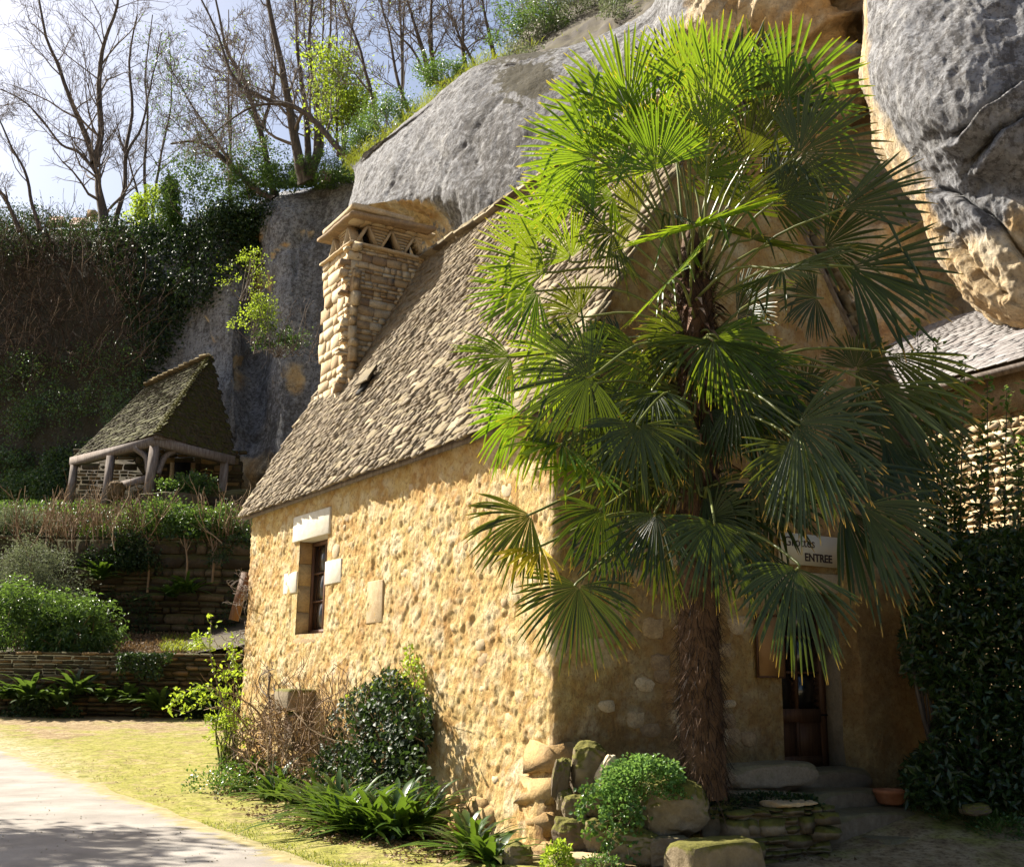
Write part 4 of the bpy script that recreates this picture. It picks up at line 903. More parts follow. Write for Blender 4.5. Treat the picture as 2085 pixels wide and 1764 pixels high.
def cloud(cen, rad, ncl, per, L, W, up=.5, clr=.22, shell=.55, drp=.1, flatn=.3, hemi=False, out=.6):
    """clumps of leaves through an ellipsoid: uneven, with gaps"""
    cen = np.asarray(cen, float); rad = np.asarray(rad, float)
    c = rnd_dirs(ncl); 
    if hemi: c[:, 2] = np.abs(c[:, 2])
    rr = RG.uniform(shell, 1, ncl)**.7*(1+.25*vnoise(c*2.2+cen*.37, 5)); cc = cen+c*rr[:, None]*rad
    s = clr*rad.mean()*RG.uniform(.5, 1.3, ncl)
    P = (cc[:, None]+RG.normal(size=(ncl, per, 3))*s[:, None, None]*.55).reshape(-1, 3)
    co = np.repeat(c, per, 0); D = unit(co*out+rnd_dirs(len(P))*.8+UP*up*.3); N = unit(rnd_dirs(len(P))*(1-flatn)+UP*flatn+co*.3)
    l = L*RG.uniform(.6, 1.25, len(P)); return leaves(P, D, N, l, l*W, droop=drp), cc
def branchy(mb, p0, d0, L, r0, depth, nsub, k=5, wig=.22, upb=.12, seg=6, tipsout=None, ang=(.5, 1.1), sub=(.35, .65), rmin=.012, start=.25):
    d0 = unit(np.asarray(d0, float)); pts = [np.asarray(p0, float)]; d = d0.copy()
    for i in range(seg):
        d = unit(d+RG.normal(size=3)*wig+UP*upb); pts.append(pts[-1]+d*L/seg)
    pts = np.array(pts); rad = np.linspace(r0, max(rmin, r0*.25), len(pts)); mb.add(*tube(pts, rad, k))
    grow(mb, pts, rad, L, depth, nsub, wig, upb, tipsout, ang, sub, rmin, start)
    if tipsout is not None and depth <= 1: tipsout.append(pts[-1]); tipsout.append(pts[len(pts)//2])
def grow(mb, pts, rad, L, depth, nsub, wig, upb, tipsout, ang, sub, rmin, start=.25):
    if depth <= 0: return
    n = len(pts)-1
    for _ in range(nsub if isinstance(nsub, int) else nsub[0]):
        f = random.uniform(start, .98)*n; i = min(int(f), n-1); p = pts[i]+(pts[i+1]-pts[i])*(f-i); t = unit(pts[i+1]-pts[i])
        s = unit(np.cross(t, rnd_dirs(1)[0])); a = random.uniform(*ang); d = t*math.cos(a)+s*math.sin(a)
        l = L*random.uniform(*sub)*(1.15-.6*f/n); r = rad[i]*random.uniform(.30, .48)
        ns = nsub if isinstance(nsub, int) else (nsub[1:] if len(nsub) > 1 else nsub)
        branchy(mb, p, d, l, max(r, rmin), depth-1, ns, 4 if depth > 1 else 3, wig, upb, 5 if depth > 1 else 4, tipsout, ang, sub, rmin)
def tree(label, stems, D, r0s, crownL=6., nb=12, depth=3, nsub=(6, 5), name='bare_tree', cat='tree', group='bare trees on the hillside', leafn=0, leafm=None, leafL=.14, start=.3, twigr=.009, ivy=0, upb=.10):
    base = aty(*stems[0][0], D); t = thing(name, label, cat, base, group); tk = MB(); cr = MB(); tips = []
    for st, r0 in zip(stems, r0s):
        dj = random.uniform(-.3, .3); P_ = smoothline([aty(x, y, D+dj*i) for i, (x, y) in enumerate(st)], 18)
        P_ = P_+fbm(P_*1.0, 1.6, 2, 3)[:, None]*np.array((.10, .1, 0)); r0 = r0*.78; rad = np.linspace(r0, r0*.25, len(P_)); rad[0] *= 1.4
        tk.add(*tube(P_, rad, 8)); L = np.linalg.norm(P_[-1]-P_[0])
        grow(cr, P_, rad, crownL, depth, (nb,)+tuple(nsub), .20, upb, tips, (.45, 1.15), (.35, .75), twigr, start)
    tk.part('trunk', M_BARK, t); cr.part('crown', M_TWIG, t)
    if leafn and tips:
        tp = np.array(tips); P_ = tp[RG.integers(len(tp), size=leafn)]+RG.normal(size=(leafn, 3))*.35
        V, F = leaves(P_, rnd_dirs(leafn), rnd_dirs(leafn), leafL*RG.uniform(.6, 1.3, leafn), leafL*.6); part('leaves', V, F, leafm, t)
    if ivy:
        P_ = smoothline([aty(x, y, D) for (x, y) in stems[0]], 60)[:40]; q = P_[RG.integers(len(P_), size=ivy)]+rnd_dirs(ivy)*np.array((1, 1, .8))*RG.uniform(.15, .55, ivy)[:, None]
        V, F = leaves(q, rnd_dirs(ivy), rnd_dirs(ivy), .16*RG.uniform(.6, 1.3, ivy), .13); part('ivy', V, F, M_IVYL, t)
    return t
def bush(name, label, cat, px, py, D, w, h, dpt, mat, ncl=60, per=40, L=.1, W=.5, stems=8, stemm=None, group=None, hemi=True, up=.5, clr=.22, shell=.5, drp=.12, lift=.25, world=None, stemr=.02):
    """a shrub whose foot stands at pixel px,py at distance D; w,h in metres"""
    b = np.array(world if world is not None else aty(px, py, D), float); t = thing(name, label, cat, b, group)
    (V, F), cc = cloud(b+UP*h*lift, (w/2, dpt/2, h*(1-lift)), ncl, per, L, W, up, clr, shell, drp, hemi=hemi)
    part('foliage', V, F, mat, t); mb = MB()
    for i in range(stems):
        e = cc[RG.integers(len(cc))]; s = b+np.array((RG.uniform(-.2, .2)*w*.5, RG.uniform(-.2, .2)*dpt*.5, -.05)); m = s*.5+e*.5+RG.normal(size=3)*.06*w+UP*.05*h
        mb.add(*tube(smoothline([s, m, e], 8), np.linspace(stemr, stemr*.35, 8), 5))
    if stems: mb.part('stems', stemm or M_DRY, t)
    return t
def sticks(name, label, cat, b, n, L, spread, mat, r=.010, wig=.2, sub=2, group=None, upb=.2, kid='stems'):
    b = np.asarray(b, float); t = thing(name, label, cat, b, group); mb = MB()
    for _ in range(n):
        p = b+np.array((RG.normal()*spread[0], RG.normal()*spread[1], -.03)); d = UP+RG.normal(size=3)*np.array((.5, .5, .1)); branchy(mb, p, d, L*random.uniform(.5, 1.15), r, 1 if sub else 0, sub, 4, wig, upb, 6, None, (.3, .9), (.3, .6), r*.35)
    mb.part(kid, mat, t); return t
def blades(base, dirs, L, W, mat, name, parent, n=6, droop=.5, wavy=.0, kind=None):
    """arching strap leaves, vectorised"""
    base, dirs = np.asarray(base, float), np.asarray(dirs, float); m = len(base); L = np.broadcast_to(L, (m,)); W = np.broadcast_to(W, (m,))
    s = np.linspace(0, 1, n); hz = dirs.copy(); hz[:, 2] = 0; hz = unit(hz); side = np.cross(hz, UP); V = np.zeros((m, n, 3, 3))
    for i, u in enumerate(s):
        c = base+dirs*(L*u)[:, None]-UP*(droop*L*u**2)[:, None]+hz*(droop*.35*L*u**2)[:, None]
        w = (W*(math.sin(math.pi*min(1, .12+u*.86))**.6 if u < 1 else .03))[:, None]*.5*(1+wavy*math.sin(i*2.4))
        V[:, i, 0] = c-side*w+UP*w*.25; V[:, i, 1] = c; V[:, i, 2] = c+side*w+UP*w*.25
    b = np.arange(m)[:, None]*(n*3); F = []
    for i in range(n-1):
        for j in (0, 1): F.append(b+np.array((i*3+j, i*3+j+1, (i+1)*3+j+1, (i+1)*3+j)))
    return part(name, V.reshape(-1, 3), np.concatenate(F), mat, parent, kind=kind)
def fern(label, b, n, L, group=None, W=.055, away=None):
    t = thing('fern', label, 'fern', b, group); a = RG.uniform(0, 2*math.pi, n); el = RG.uniform(.5, 1.4, n)
    d = np.stack((np.cos(a)*np.cos(el), np.sin(a)*np.cos(el), np.sin(el)), 1)
    if away is not None: d = unit(d+np.asarray(away)*.7)
    base = np.asarray(b)+np.stack((RG.normal(size=n)*.05, RG.normal(size=n)*.05, 0*a), 1)*L*2
    blades(base, d, L*1.35*RG.uniform(.6, 1.2, n), 1.75*W*RG.uniform(.6, 1.2, n), M_FERND if 'wall,' in label and 'lit' not in label else M_FERN, 'fronds', t, 9, .42, .16); return t

# ================================================================== THE PALM
PD = 10.9
pal = thing('palm_tree', 'tall fan palm with shaggy brown trunk in front of the cottage gable', 'palm tree', aty(1432, 1600, PD))
tp = smoothline([aty(1434, 1625, PD), aty(1428, 1450, PD), aty(1424, 1250, PD), aty(1426, 1000, PD), aty(1418, 800, PD), aty(1410, 640, PD), aty(1406, 520, PD), aty(1404, 450, PD)], 90)
kq = 28; th = np.arange(kq)*2*math.pi/kq; u = np.linspace(0, 1, 90)
rad = np.interp(u, [0, .1, .3, .45, .6, .75, .85, 1], [.22, .20, .18, .17, .20, .21, .12, .03])
V = tp[:, None]+rad[:, None, None]*(np.cos(th)[None, :, None]*np.array((1, 0, 0))+np.sin(th)[None, :, None]*np.array((0, 1., 0))); f = V.reshape(-1, 3)
V = V+((fbm(f*np.array((1, 1, .5)), .12, 3, 4)*.05).reshape(90, kq, 1))*(np.cos(th)[None, :, None]*np.array((1, 0, 0))+np.sin(th)[None, :, None]*np.array((0, 1., 0)))
i = np.arange(89)[:, None]*kq; j = np.arange(kq)[None]; j2 = (j+1) % kq
part('trunk', V.reshape(-1, 3), np.stack((i+j, i+j2, i+kq+j2, i+kq+j), -1).reshape(-1, 4), M_FIBRE, pal)
n = 9000; ui = RG.uniform(0, .86, n)**.9; ix = (ui*89).astype(int); a = RG.uniform(0, 2*math.pi, n); o = np.stack((np.cos(a), np.sin(a), 0*a), 1)
sgn = np.where(RG.random(n) < .75, -1, 1)[:, None]
bs = tp[ix]+o*rad[ix][:, None]*.96; blades(bs, unit(o*RG.uniform(.25, .9, n)[:, None]+UP*sgn*RG.uniform(.3, 1.2, n)[:, None]+RG.normal(size=(n, 3))*.35), RG.uniform(.08, .26, n), RG.uniform(.003, .009, n), M_FIBRE, 'trunk_fibre', pal, 4, .15)
n = 150; ui = RG.uniform(.46, .80, n); ix = (ui*89).astype(int); a = RG.uniform(0, 2*math.pi, n); o = np.stack((np.cos(a), np.sin(a), 0*a), 1)
blades(tp[ix]+o*rad[ix][:, None]*.9, unit(o*.8+UP*RG.uniform(.1, 1.0, n)[:, None]+RG.normal(size=(n, 3))*.2), RG.uniform(.14, .34, n), RG.uniform(.02, .05, n), M_BOOT, 'dead_leaf_bases', pal, 6, 1.1, .4)
TW = np.array((0, -1., 0)); RT = np.array((1., 0, 0))
def frond(px, py, D, th, eps, Rp, spread, mat, droop=.10, n=None, roll=0., att=None, wm=.033, label=None, fold=.42, stiff=1.):
    hub = aty(px, py, D); R = 1.0*Rp*D/2355.0; a = math.radians(th); e = math.radians(eps)
    img = RT*math.cos(a)+UP*math.sin(a); A = img*math.cos(e)+TW*math.sin(e); B = RT*math.cos(a-math.pi/2)+UP*math.sin(a-math.pi/2)
    rr = math.radians(roll+random.uniform(-26, 26)); Nn = np.cross(A, B); B = B*math.cos(rr)+Nn*math.sin(rr); Nn = np.cross(A, B)
    if Nn[2] < 0: Nn = -Nn
    sp = math.radians(spread); n = n or max(9, int(spread/3.9)); dphi = sp/(n-1); mb = MB(); rs = np.array([.04, .16, .32, .48, .64, .79, .91, 1.0])
    cup = random.uniform(.05, .20)
    for i in range(n):
        ph = sp*(i/(n-1)-.5)+random.gauss(0, .022); d = A*math.cos(ph)+B*math.sin(ph); L = R*(1-.20*abs(2*i/(n-1)-1)**2.5)*random.uniform(.93, 1.05)
        dr = droop*random.uniform(.3, 2.2); brk = random.random() < .10
        rl = rs*L; c = hub+d*rl[:, None]+Nn*(cup*L*(rs**1.7)*abs(math.sin(ph))*.6)[:, None]-UP*(dr*L*np.clip(rs-.25, 0, 1)**2.0*1.4)[:, None]
        if brk: c = c-UP*(np.clip(rs-.55, 0, 1)*L*.8)[:, None]-d*(np.clip(rs-.55, 0, 1)*L*.6)[:, None]
        t = unit(np.gradient(c, axis=0)); S = unit(np.cross(t, Nn)); N2 = np.cross(S, t)
        w = np.minimum(rl*dphi*1.02, wm*R/.85)*np.interp(rs, [0, .5, .8, .93, 1], [1, 1, .8, .5, .12])*.5; w = w[:, None]
        Vv = np.stack((c-S*w, c-N2*w*fold*2*(np.interp(rs, [0, .5, 1], [1., .8, .5]))[:, None], c+S*w), 1).reshape(-1, 3)
        k = np.arange(len(rs)-1)[:, None]*3; F = np.concatenate((k+np.array((0, 1, 4, 3)), k+np.array((1, 2, 5, 4))))
        al = np.repeat(rs, 3)*random.uniform(.97, 1.02); mb.add(Vv, F, al)
    fr = mb.part('frond', mat, pal, attr='along', label=label)
    # stalk from the trunk
    ay = att if att is not None else min(max(py+(230 if py < 480 else 90 if py < 760 else -30), 600), 1130)
    ax = 1412+random.uniform(-25, 25); p0 = aty(ax, ay, PD+random.uniform(-.12, .12)); mid = (p0+hub)/2+UP*(.16+.05*np.linalg.norm(hub-p0)); q = smoothline([p0, mid, hub-A*.05, hub+A*.03], 14)
    mb = MB(); mb.add(*tube(q, np.linspace(.017, .009, 14), 5)); mb.part('stalk', M_PETI, fr)
    return fr
G_, Dk, Y_ = M_PALM, M_PALMD, M_PALMY
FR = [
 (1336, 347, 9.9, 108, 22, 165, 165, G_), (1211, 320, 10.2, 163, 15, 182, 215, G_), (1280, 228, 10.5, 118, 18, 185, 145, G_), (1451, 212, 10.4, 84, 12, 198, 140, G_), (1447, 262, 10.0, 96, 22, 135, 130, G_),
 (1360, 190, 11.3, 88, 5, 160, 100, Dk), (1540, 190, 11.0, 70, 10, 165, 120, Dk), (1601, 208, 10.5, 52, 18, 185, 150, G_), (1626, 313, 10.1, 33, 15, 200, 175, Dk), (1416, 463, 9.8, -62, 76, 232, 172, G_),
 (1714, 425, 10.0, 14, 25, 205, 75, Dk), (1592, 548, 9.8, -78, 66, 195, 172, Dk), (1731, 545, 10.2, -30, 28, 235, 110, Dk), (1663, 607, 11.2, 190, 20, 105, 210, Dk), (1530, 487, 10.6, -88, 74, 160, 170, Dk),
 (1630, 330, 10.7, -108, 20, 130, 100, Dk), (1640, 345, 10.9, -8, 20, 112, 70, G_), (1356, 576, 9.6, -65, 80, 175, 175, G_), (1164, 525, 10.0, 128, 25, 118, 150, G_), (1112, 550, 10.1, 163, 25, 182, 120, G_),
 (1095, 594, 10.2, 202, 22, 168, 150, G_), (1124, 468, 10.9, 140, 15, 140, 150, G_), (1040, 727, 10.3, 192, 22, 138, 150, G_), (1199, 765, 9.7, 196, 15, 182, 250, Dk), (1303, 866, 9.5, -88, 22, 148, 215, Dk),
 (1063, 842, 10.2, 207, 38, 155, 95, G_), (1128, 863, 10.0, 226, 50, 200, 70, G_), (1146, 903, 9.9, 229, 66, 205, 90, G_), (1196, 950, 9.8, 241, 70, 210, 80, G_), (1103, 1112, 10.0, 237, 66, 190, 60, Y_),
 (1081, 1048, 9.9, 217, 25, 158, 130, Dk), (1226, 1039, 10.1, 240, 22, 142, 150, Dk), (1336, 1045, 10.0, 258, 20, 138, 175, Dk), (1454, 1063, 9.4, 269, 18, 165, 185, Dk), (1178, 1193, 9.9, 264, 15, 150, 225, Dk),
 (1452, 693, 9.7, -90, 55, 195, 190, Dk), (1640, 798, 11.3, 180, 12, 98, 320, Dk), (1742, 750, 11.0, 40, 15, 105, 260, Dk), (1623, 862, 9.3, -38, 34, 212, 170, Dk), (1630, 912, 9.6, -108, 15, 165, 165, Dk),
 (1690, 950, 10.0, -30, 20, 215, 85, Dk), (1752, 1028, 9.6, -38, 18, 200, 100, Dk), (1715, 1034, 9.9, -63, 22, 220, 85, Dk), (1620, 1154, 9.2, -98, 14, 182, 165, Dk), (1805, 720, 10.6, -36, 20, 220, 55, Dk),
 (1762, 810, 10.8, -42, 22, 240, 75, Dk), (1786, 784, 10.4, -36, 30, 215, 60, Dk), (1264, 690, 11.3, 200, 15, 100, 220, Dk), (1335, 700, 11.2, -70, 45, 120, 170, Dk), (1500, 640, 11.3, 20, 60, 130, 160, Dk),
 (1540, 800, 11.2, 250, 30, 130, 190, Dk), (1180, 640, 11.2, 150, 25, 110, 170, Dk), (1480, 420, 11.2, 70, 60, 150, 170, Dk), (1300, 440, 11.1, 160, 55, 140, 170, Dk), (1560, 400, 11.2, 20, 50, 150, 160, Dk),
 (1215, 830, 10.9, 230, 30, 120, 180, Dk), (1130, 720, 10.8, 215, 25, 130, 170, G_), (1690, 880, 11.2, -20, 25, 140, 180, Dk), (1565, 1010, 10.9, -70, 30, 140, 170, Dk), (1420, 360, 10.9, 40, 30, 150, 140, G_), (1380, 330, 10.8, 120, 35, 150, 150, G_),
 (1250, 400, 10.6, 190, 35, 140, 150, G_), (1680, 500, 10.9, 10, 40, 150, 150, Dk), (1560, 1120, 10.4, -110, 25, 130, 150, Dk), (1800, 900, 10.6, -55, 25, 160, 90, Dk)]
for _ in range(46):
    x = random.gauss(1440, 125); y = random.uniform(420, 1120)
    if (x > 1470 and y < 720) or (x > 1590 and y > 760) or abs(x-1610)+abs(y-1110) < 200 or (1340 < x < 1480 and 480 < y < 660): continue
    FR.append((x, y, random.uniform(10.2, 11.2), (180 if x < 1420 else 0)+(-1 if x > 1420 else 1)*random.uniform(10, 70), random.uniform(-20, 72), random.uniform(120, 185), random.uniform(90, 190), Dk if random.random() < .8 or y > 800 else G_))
for (x, y, D, a, e, r, sp) in ((1400, 180, 10.9, 100, 20, 165, 120), (1500, 200, 10.8, 75, 15, 175, 120), (1240, 270, 10.7, 150, 25, 170, 140), (1560, 260, 10.7, 60, 30, 160, 130), (1330, 290, 10.6, 120, 35, 165, 130), (1400, 300, 10.3, 100, 40, 150, 150), (1520, 320, 10.5, 70, 40, 155, 150), (1180, 400, 10.6, 170, 25, 150, 130), (1270, 350, 10.5, 150, 40, 160, 150), (1590, 400, 10.4, 30, 45, 160, 150)): FR.append((x, y, D, a, e, r, sp, G_ if x < 1500 else Dk))
FR = [(q[0], q[1], q[2], q[3], q[4], q[5]*(1.12 if q[1] < 300 else 1.0), q[6], q[7]) for q in FR]
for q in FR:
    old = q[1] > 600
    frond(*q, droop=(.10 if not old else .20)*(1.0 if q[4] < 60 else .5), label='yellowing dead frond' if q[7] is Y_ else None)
for (x, y, D, a) in ((1370, 1020, 10.8, -105), (1490, 1040, 10.8, -72), (1440, 1080, 10.9, -88)):
    frond(x, y, D, a, 10, 105, 50, M_PALMB, .25, att=y-60, label='brown dead frond hanging against the trunk')
frond(1412, 470, 10.5, 94, -5, 175, 14, M_PETI, .0, 11, att=600, label='pale unopened spear leaf')

# ================================================================== RETAINING WALLS
MIXED = STONES[:6]+[stone_shape(700+i, .55, .22) for i in range(10)]
def rwall(label, x0, x1, D, ztop, zbot, hc, wr, mats, lim, seedstones=STONES):
    a = np.array((aty(x0, 1400, D)[0], D, 0)); b = np.array((aty(x1, 1400, D)[0], D, 0)); t = thing('retaining_wall', label, 'wall', (a+b)/2+UP*zbot)
    V, F = box(a+UP*(zbot-.3)+np.array((0, .06, 0)), (b[0]-a[0], 0, 0), (0, .6, 0), UP*(ztop-zbot+.22)); part('core', V, F, M_OLD, t, smooth=False)
    emit('stone', t, rubble(a+UP*zbot, RT, UP, TW, b[0]-a[0], ztop-zbot, hc, wr, .3, .02, proud=.13), mats, seedstones, lim, False); return t
rwall('low dark retaining wall of thin stones overgrown with ferns behind the moss lawn', -260, 640, 32.0, 2.30, .42, (.09, .19), (.2, .55), [M_OLD, M_OLD, M_GOLD], 300, MIXED)
rwall('tall mossy retaining wall of big rough stones under the shrubs', -300, 640, 38.2, 6.30, 2.75, (.16, .50), (.22, .9), [M_OLD], 300, MIXED)

# ================================================================== ROCKS AND STEPS BY THE DOOR
def boulder(label, px, py, D, w, h, d, seed, mat=None, boxy=.28, lean=0., cat='rock', name='boulder', j=.30):
    """px,py: centre; w,h,d in metres"""
    m = 26; g = np.linspace(-1, 1, m); V = []; F = []; rs = np.random.default_rng(seed)
    for ax in range(3):
        for sg in (-1, 1):
            A2, B2 = np.meshgrid(g, g, indexing='ij'); p = np.zeros((m, m, 3)); o = [k for k in range(3) if k != ax]; p[..., ax] = sg; p[..., o[0]] = A2; p[..., o[1]] = B2
            s = unit(p); q = p*boxy+s*(1-boxy); F.append(gridF(m, m, flip=(sg > 0) != (ax == 1))+len(V)*m*m); V.append(q.reshape(-1, 3))
    V = np.concatenate(V); s = unit(V); off = rs.uniform(-50, 50, 3)
    V = V*(1+j*fbm(s*1.0+off, .9, 3, seed)[:, None]+.10*fbm(s*1.0+off, .30, 4, seed+3, ridged=True)[:, None])
    V = V*.5*np.array((w, d, h)); a = math.radians(lean); R = np.array(((math.cos(a), 0, -math.sin(a)), (0, 1, 0), (math.sin(a), 0, math.cos(a)))); V = V@R.T+aty(px, py, D)
    o = part(name, V, np.concatenate(F), mat or M_BOULD); tag(o, label, cat); return o
PM = 10.9/2355
boulder('big dark mossy rock standing against the gable corner', 1202, 1568, 11.1, .40, .52, .36, 1)
boulder('narrow pale upright stone leaning on the cottage corner', 1142, 1583, 11.0, .15, .38, .18, 2, boxy=.5, lean=-8)
boulder('pale slab tilted beside the round-leaved plant', 1233, 1564, 10.9, .10, .27, .14, 3, M_STONE, .6, -32)
boulder('small rounded stone wedged under the upright pale stone', 1150, 1628, 10.95, .16, .20, .18, 4)
boulder('left of two yellow-mossed round stones at the cottage corner', 1172, 1645, 10.8, .26, .24, .24, 5, boxy=.3)
boulder('right of two yellow-mossed round stones, touching the trailing ivy', 1222, 1632, 10.75, .30, .30, .26, 6, boxy=.3)
boulder('rough tan stone under the left yellow-mossed stone', 1168, 1700, 10.7, .32, .32, .3, 7)
boulder('smooth round stone under the right yellow-mossed stone', 1220, 1700, 10.65, .30, .32, .28, 8, boxy=.25)
boulder('huge mossy boulder right of the round-leaved plant', 1372, 1640, 10.75, .70, .56, .55, 9, boxy=.25, j=.34)
boulder('dark stone under the plant clump', 1290, 1640, 10.9, .5, .45, .4, 10)
boulder('dark shadowed rock at the foot of the palm trunk', 1462, 1675, 10.9, .36, .36, .3, 11)
boulder('flat pale stone lying at the foot of the cottage corner', 1190, 1752, 10.4, .52, .12, .3, 12, M_STONE, .6)
boulder('broken stone below the trailing ivy', 1290, 1720, 10.55, .5, .3, .35, 13)
boulder('squared stone under the big boulder', 1360, 1730, 10.5, .34, .24, .3, 14, M_STEP, .75, j=.08)
boulder('dark rock behind the flat bench slab', 1560, 1628, 11.6, .8, .16, .4, 15, M_STEP, .6)
boulder('pale wedge of rock lying in the herbs at right', 1985, 1648, 11.6, .3, .12, .2, 16)
boulder('mossy lump at the very foot of the lit wall', 1055, 1742, 10.7, .26, .22, .26, 17)
def block(name, label, s, t, z, ds, dt, dz, mat, cat='step', seed=1, amp=.03, par=None):
    """weathered squared block in cottage coordinates"""
    m = 22; V = []; F = []; g = np.linspace(0, 1, m)
    for ax in range(3):
        for sg in (0, 1):
            A2, B2 = np.meshgrid(g, g, indexing='ij'); p = np.zeros((m, m, 3)); o = [k for k in range(3) if k != ax]; p[..., ax] = sg; p[..., o[0]] = A2; p[..., o[1]] = B2
            F.append(gridF(m, m, flip=(sg == 1) != (ax == 1))+len(V)*m*m); V.append(p.reshape(-1, 3))
    V = np.concatenate(V); c = V-.5; r = unit(c)*.87; k = np.clip(np.linalg.norm(c, axis=1)-.66, 0, 1)[:, None]; c = c-r*k*.8
    W_ = C0+CU*(s+(c[:, :1]+.5)*ds)+CW*(t+(c[:, 1:2]+.5)*dt)+UP*(z+(c[:, 2:]+.5)*dz); W_ = W_+unit(c)*0+ (unit(c*np.array((ds, dt, dz)))[:, :1]*CU+unit(c)[:, 1:2]*CW+unit(c)[:, 2:]*UP)*(fbm(W_, .22, 4, seed)*amp+fbm(W_, .05, 3, seed+2)*amp*.35)[:, None]
    o = part(name, W_, np.concatenate(F), mat, par)
    if par is None: tag(o, label, cat)
    elif label: o['label'] = label
    return o
stp = thing('door_steps', 'worn mossy stone steps climbing to the brown cottage door', 'steps', H(3.6, -.9, .1))
block('step', None, 2.86, -.46, .46, 1.12, .52, .26, M_STEP, par=stp, seed=2, amp=.02); block('step', None, 2.60, -.92, .30, 1.02, .52, .25, M_STEP, par=stp, seed=3, amp=.02)
block('step', None, 2.22, -1.38, .08, 1.42, .52, .31, M_STEP, par=stp, seed=4, amp=.025); block('step', None, 2.60, -1.80, .05, 1.25, .46, .15, M_STEP, par=stp, seed=5, amp=.02)
block('stone_bench', 'long flat stone slab laid level beside the door steps', 1.62, -.80, .60, 1.16, .38, .235, M_STEP, 'bench', 6, .025)
block('support_stone', 'dark block carrying the left end of the long slab', 1.66, -.74, .05, .30, .34, .56, M_STEP, 'stone', 7)
# stub of old masonry
mw = thing('masonry_stub', 'crumbling low stone wall with plants on top beside the steps', 'wall', H(2.2, -1.3, 0))
o_ = H(.96, -1.55, -.08); emit('stone', mw, rubble(o_, CU, UP, -CW, 1.12, .58, (.06, .17), (.10, .32), .25, .012, proud=.05)+rubble(H(2.08, -1.55, -.08), CW, UP, CU, .8, .55, (.10, .2), (.14, .36), .25, .012, proud=.04)+rubble(H(.96, -.75, -.08), -CW, UP, -CU, .8, .55, (.1, .2), (.14, .3), .2), M_BOULD, MIXED, 140, False)
block('core', None, 1.0, -1.50, -.1, 1.04, .72, .58, M_STEP, par=mw, seed=12)
block('top_slab', 'pale broken flat stone on top', 1.45, -1.58, .51, .50, .30, .05, M_STONE, par=mw, seed=13, amp=.03)
block('stone_trough', 'squared mossy stone block at the bottom edge of the picture', .05, -1.95, -.12, .84, .4, .44, M_BOULD, 'stone', 14, .02)
# terracotta bowl
pc = aty(1813, 1618, 12.35); bwl = thing('terracotta_bowl', 'shallow terracotta plant bowl on the ground right of the steps', 'bowl', pc-UP*.09)
pro = np.array([(0.0, 0), (.10, 0), (.13, .02), (.165, .11), (.175, .115), (.175, .15), (.155, .15), (.15, .12), (.10, .05), (0, .045)]); k = 28; th = np.arange(k+1)*2*math.pi/k
V = np.stack([np.stack((pc[0]+pro[:, 0]*math.cos(a), pc[1]+pro[:, 0]*math.sin(a), pc[2]-.09+pro[:, 1]), 1) for a in th]); part('bowl_body', V.reshape(-1, 3), gridF(*V.shape[:2]), M_TERRA, bwl)
a = np.arange(24)*2*math.pi/24; V = np.concatenate(([pc+UP*.0], np.stack((pc[0]+.15*np.cos(a), pc[1]+.15*np.sin(a), pc[2]+0*a), 1))); part('soil', V, [(0, 1+i, 1+(i+1) % 24) for i in range(24)], M_SOIL, bwl)
# ================================================================== TREES ON THE SKYLINE
tree('tallest bare tree at far left with wide forked crown', [[(212, 474), (208, 420), (200, 370), (190, 320)], [(192, 330), (172, 270), (150, 220), (120, 140), (90, 60), (70, -60)], [(192, 330), (205, 260), (203, 180), (212, 100), (235, 20), (250, -80)], [(196, 350), (160, 310), (120, 290), (60, 215), (0, 180)]], 60, [.44, .24, .26, .14], 7.5, 13, 3, (8, 5), start=.12, twigr=.009)
tree('slim bare tree curving up just right of the tallest one', [[(232, 474), (238, 440), (254, 390), (256, 310), (270, 220), (262, 120), (280, 30)], [(256, 320), (290, 250), (310, 160), (330, 60)]], 61, [.22, .12], 5, 12, 3, (6, 5), start=.25, twigr=.009)
tree('crooked lichened trunk at the left picture edge', [[(40, 470), (28, 440), (10, 400), (-15, 375), (-60, 300)]], 58, [.18], 4, 10, 3, (5, 4), twigr=.009)
tree('thin straight trunk beside the left picture edge', [[(80, 468), (66, 410), (52, 350), (25, 300), (-5, 240), (-40, 150)]], 58.5, [.14], 4, 12, 3, (5, 4), twigr=.009)
tree('pale thin twin trunks rising from yellow-green undergrowth', [[(298, 460), (296, 400), (292, 330), (300, 240), (296, 150), (310, 30)], [(308, 460), (316, 380), (330, 300), (350, 200), (345, 90)], [(296, 460), (280, 390), (262, 330), (250, 280)]], 66, [.16, .14, .12], 5, 12, 3, (6, 4), twigr=.009)
tree('ivy-speckled bare tree leaning left from the cliff edge', [[(556, 408), (520, 385), (480, 345), (440, 308), (400, 288), (345, 292)], [(480, 345), (430, 270), (380, 200), (340, 120)]], 54, [.24, .12], 5.5, 14, 3, (7, 5), leafn=1500, leafm=M_IVYL, leafL=.13)
tree('bare tree with ivy on its stem above the cliff notch', [[(560, 405), (545, 340), (525, 250), (500, 170), (460, 100), (440, 0)], [(530, 270), (560, 160), (550, 40)]], 55, [.26, .14], 6, 12, 3, (7, 5), ivy=900)
tree('many-stemmed old stump tree standing on the cliff lip', [[(624, 372), (612, 340), (600, 290), (588, 220), (572, 120), (548, 20), (535, -60)], [(622, 366), (628, 300), (620, 200), (606, 90), (598, -40)], [(630, 366), (648, 300), (644, 190), (630, 90), (640, -50)], [(632, 366), (655, 310), (660, 210), (668, 100), (680, -40)]], 51.5, [.40, .26, .26, .18], 6, 11, 3, (7, 5), start=.3)
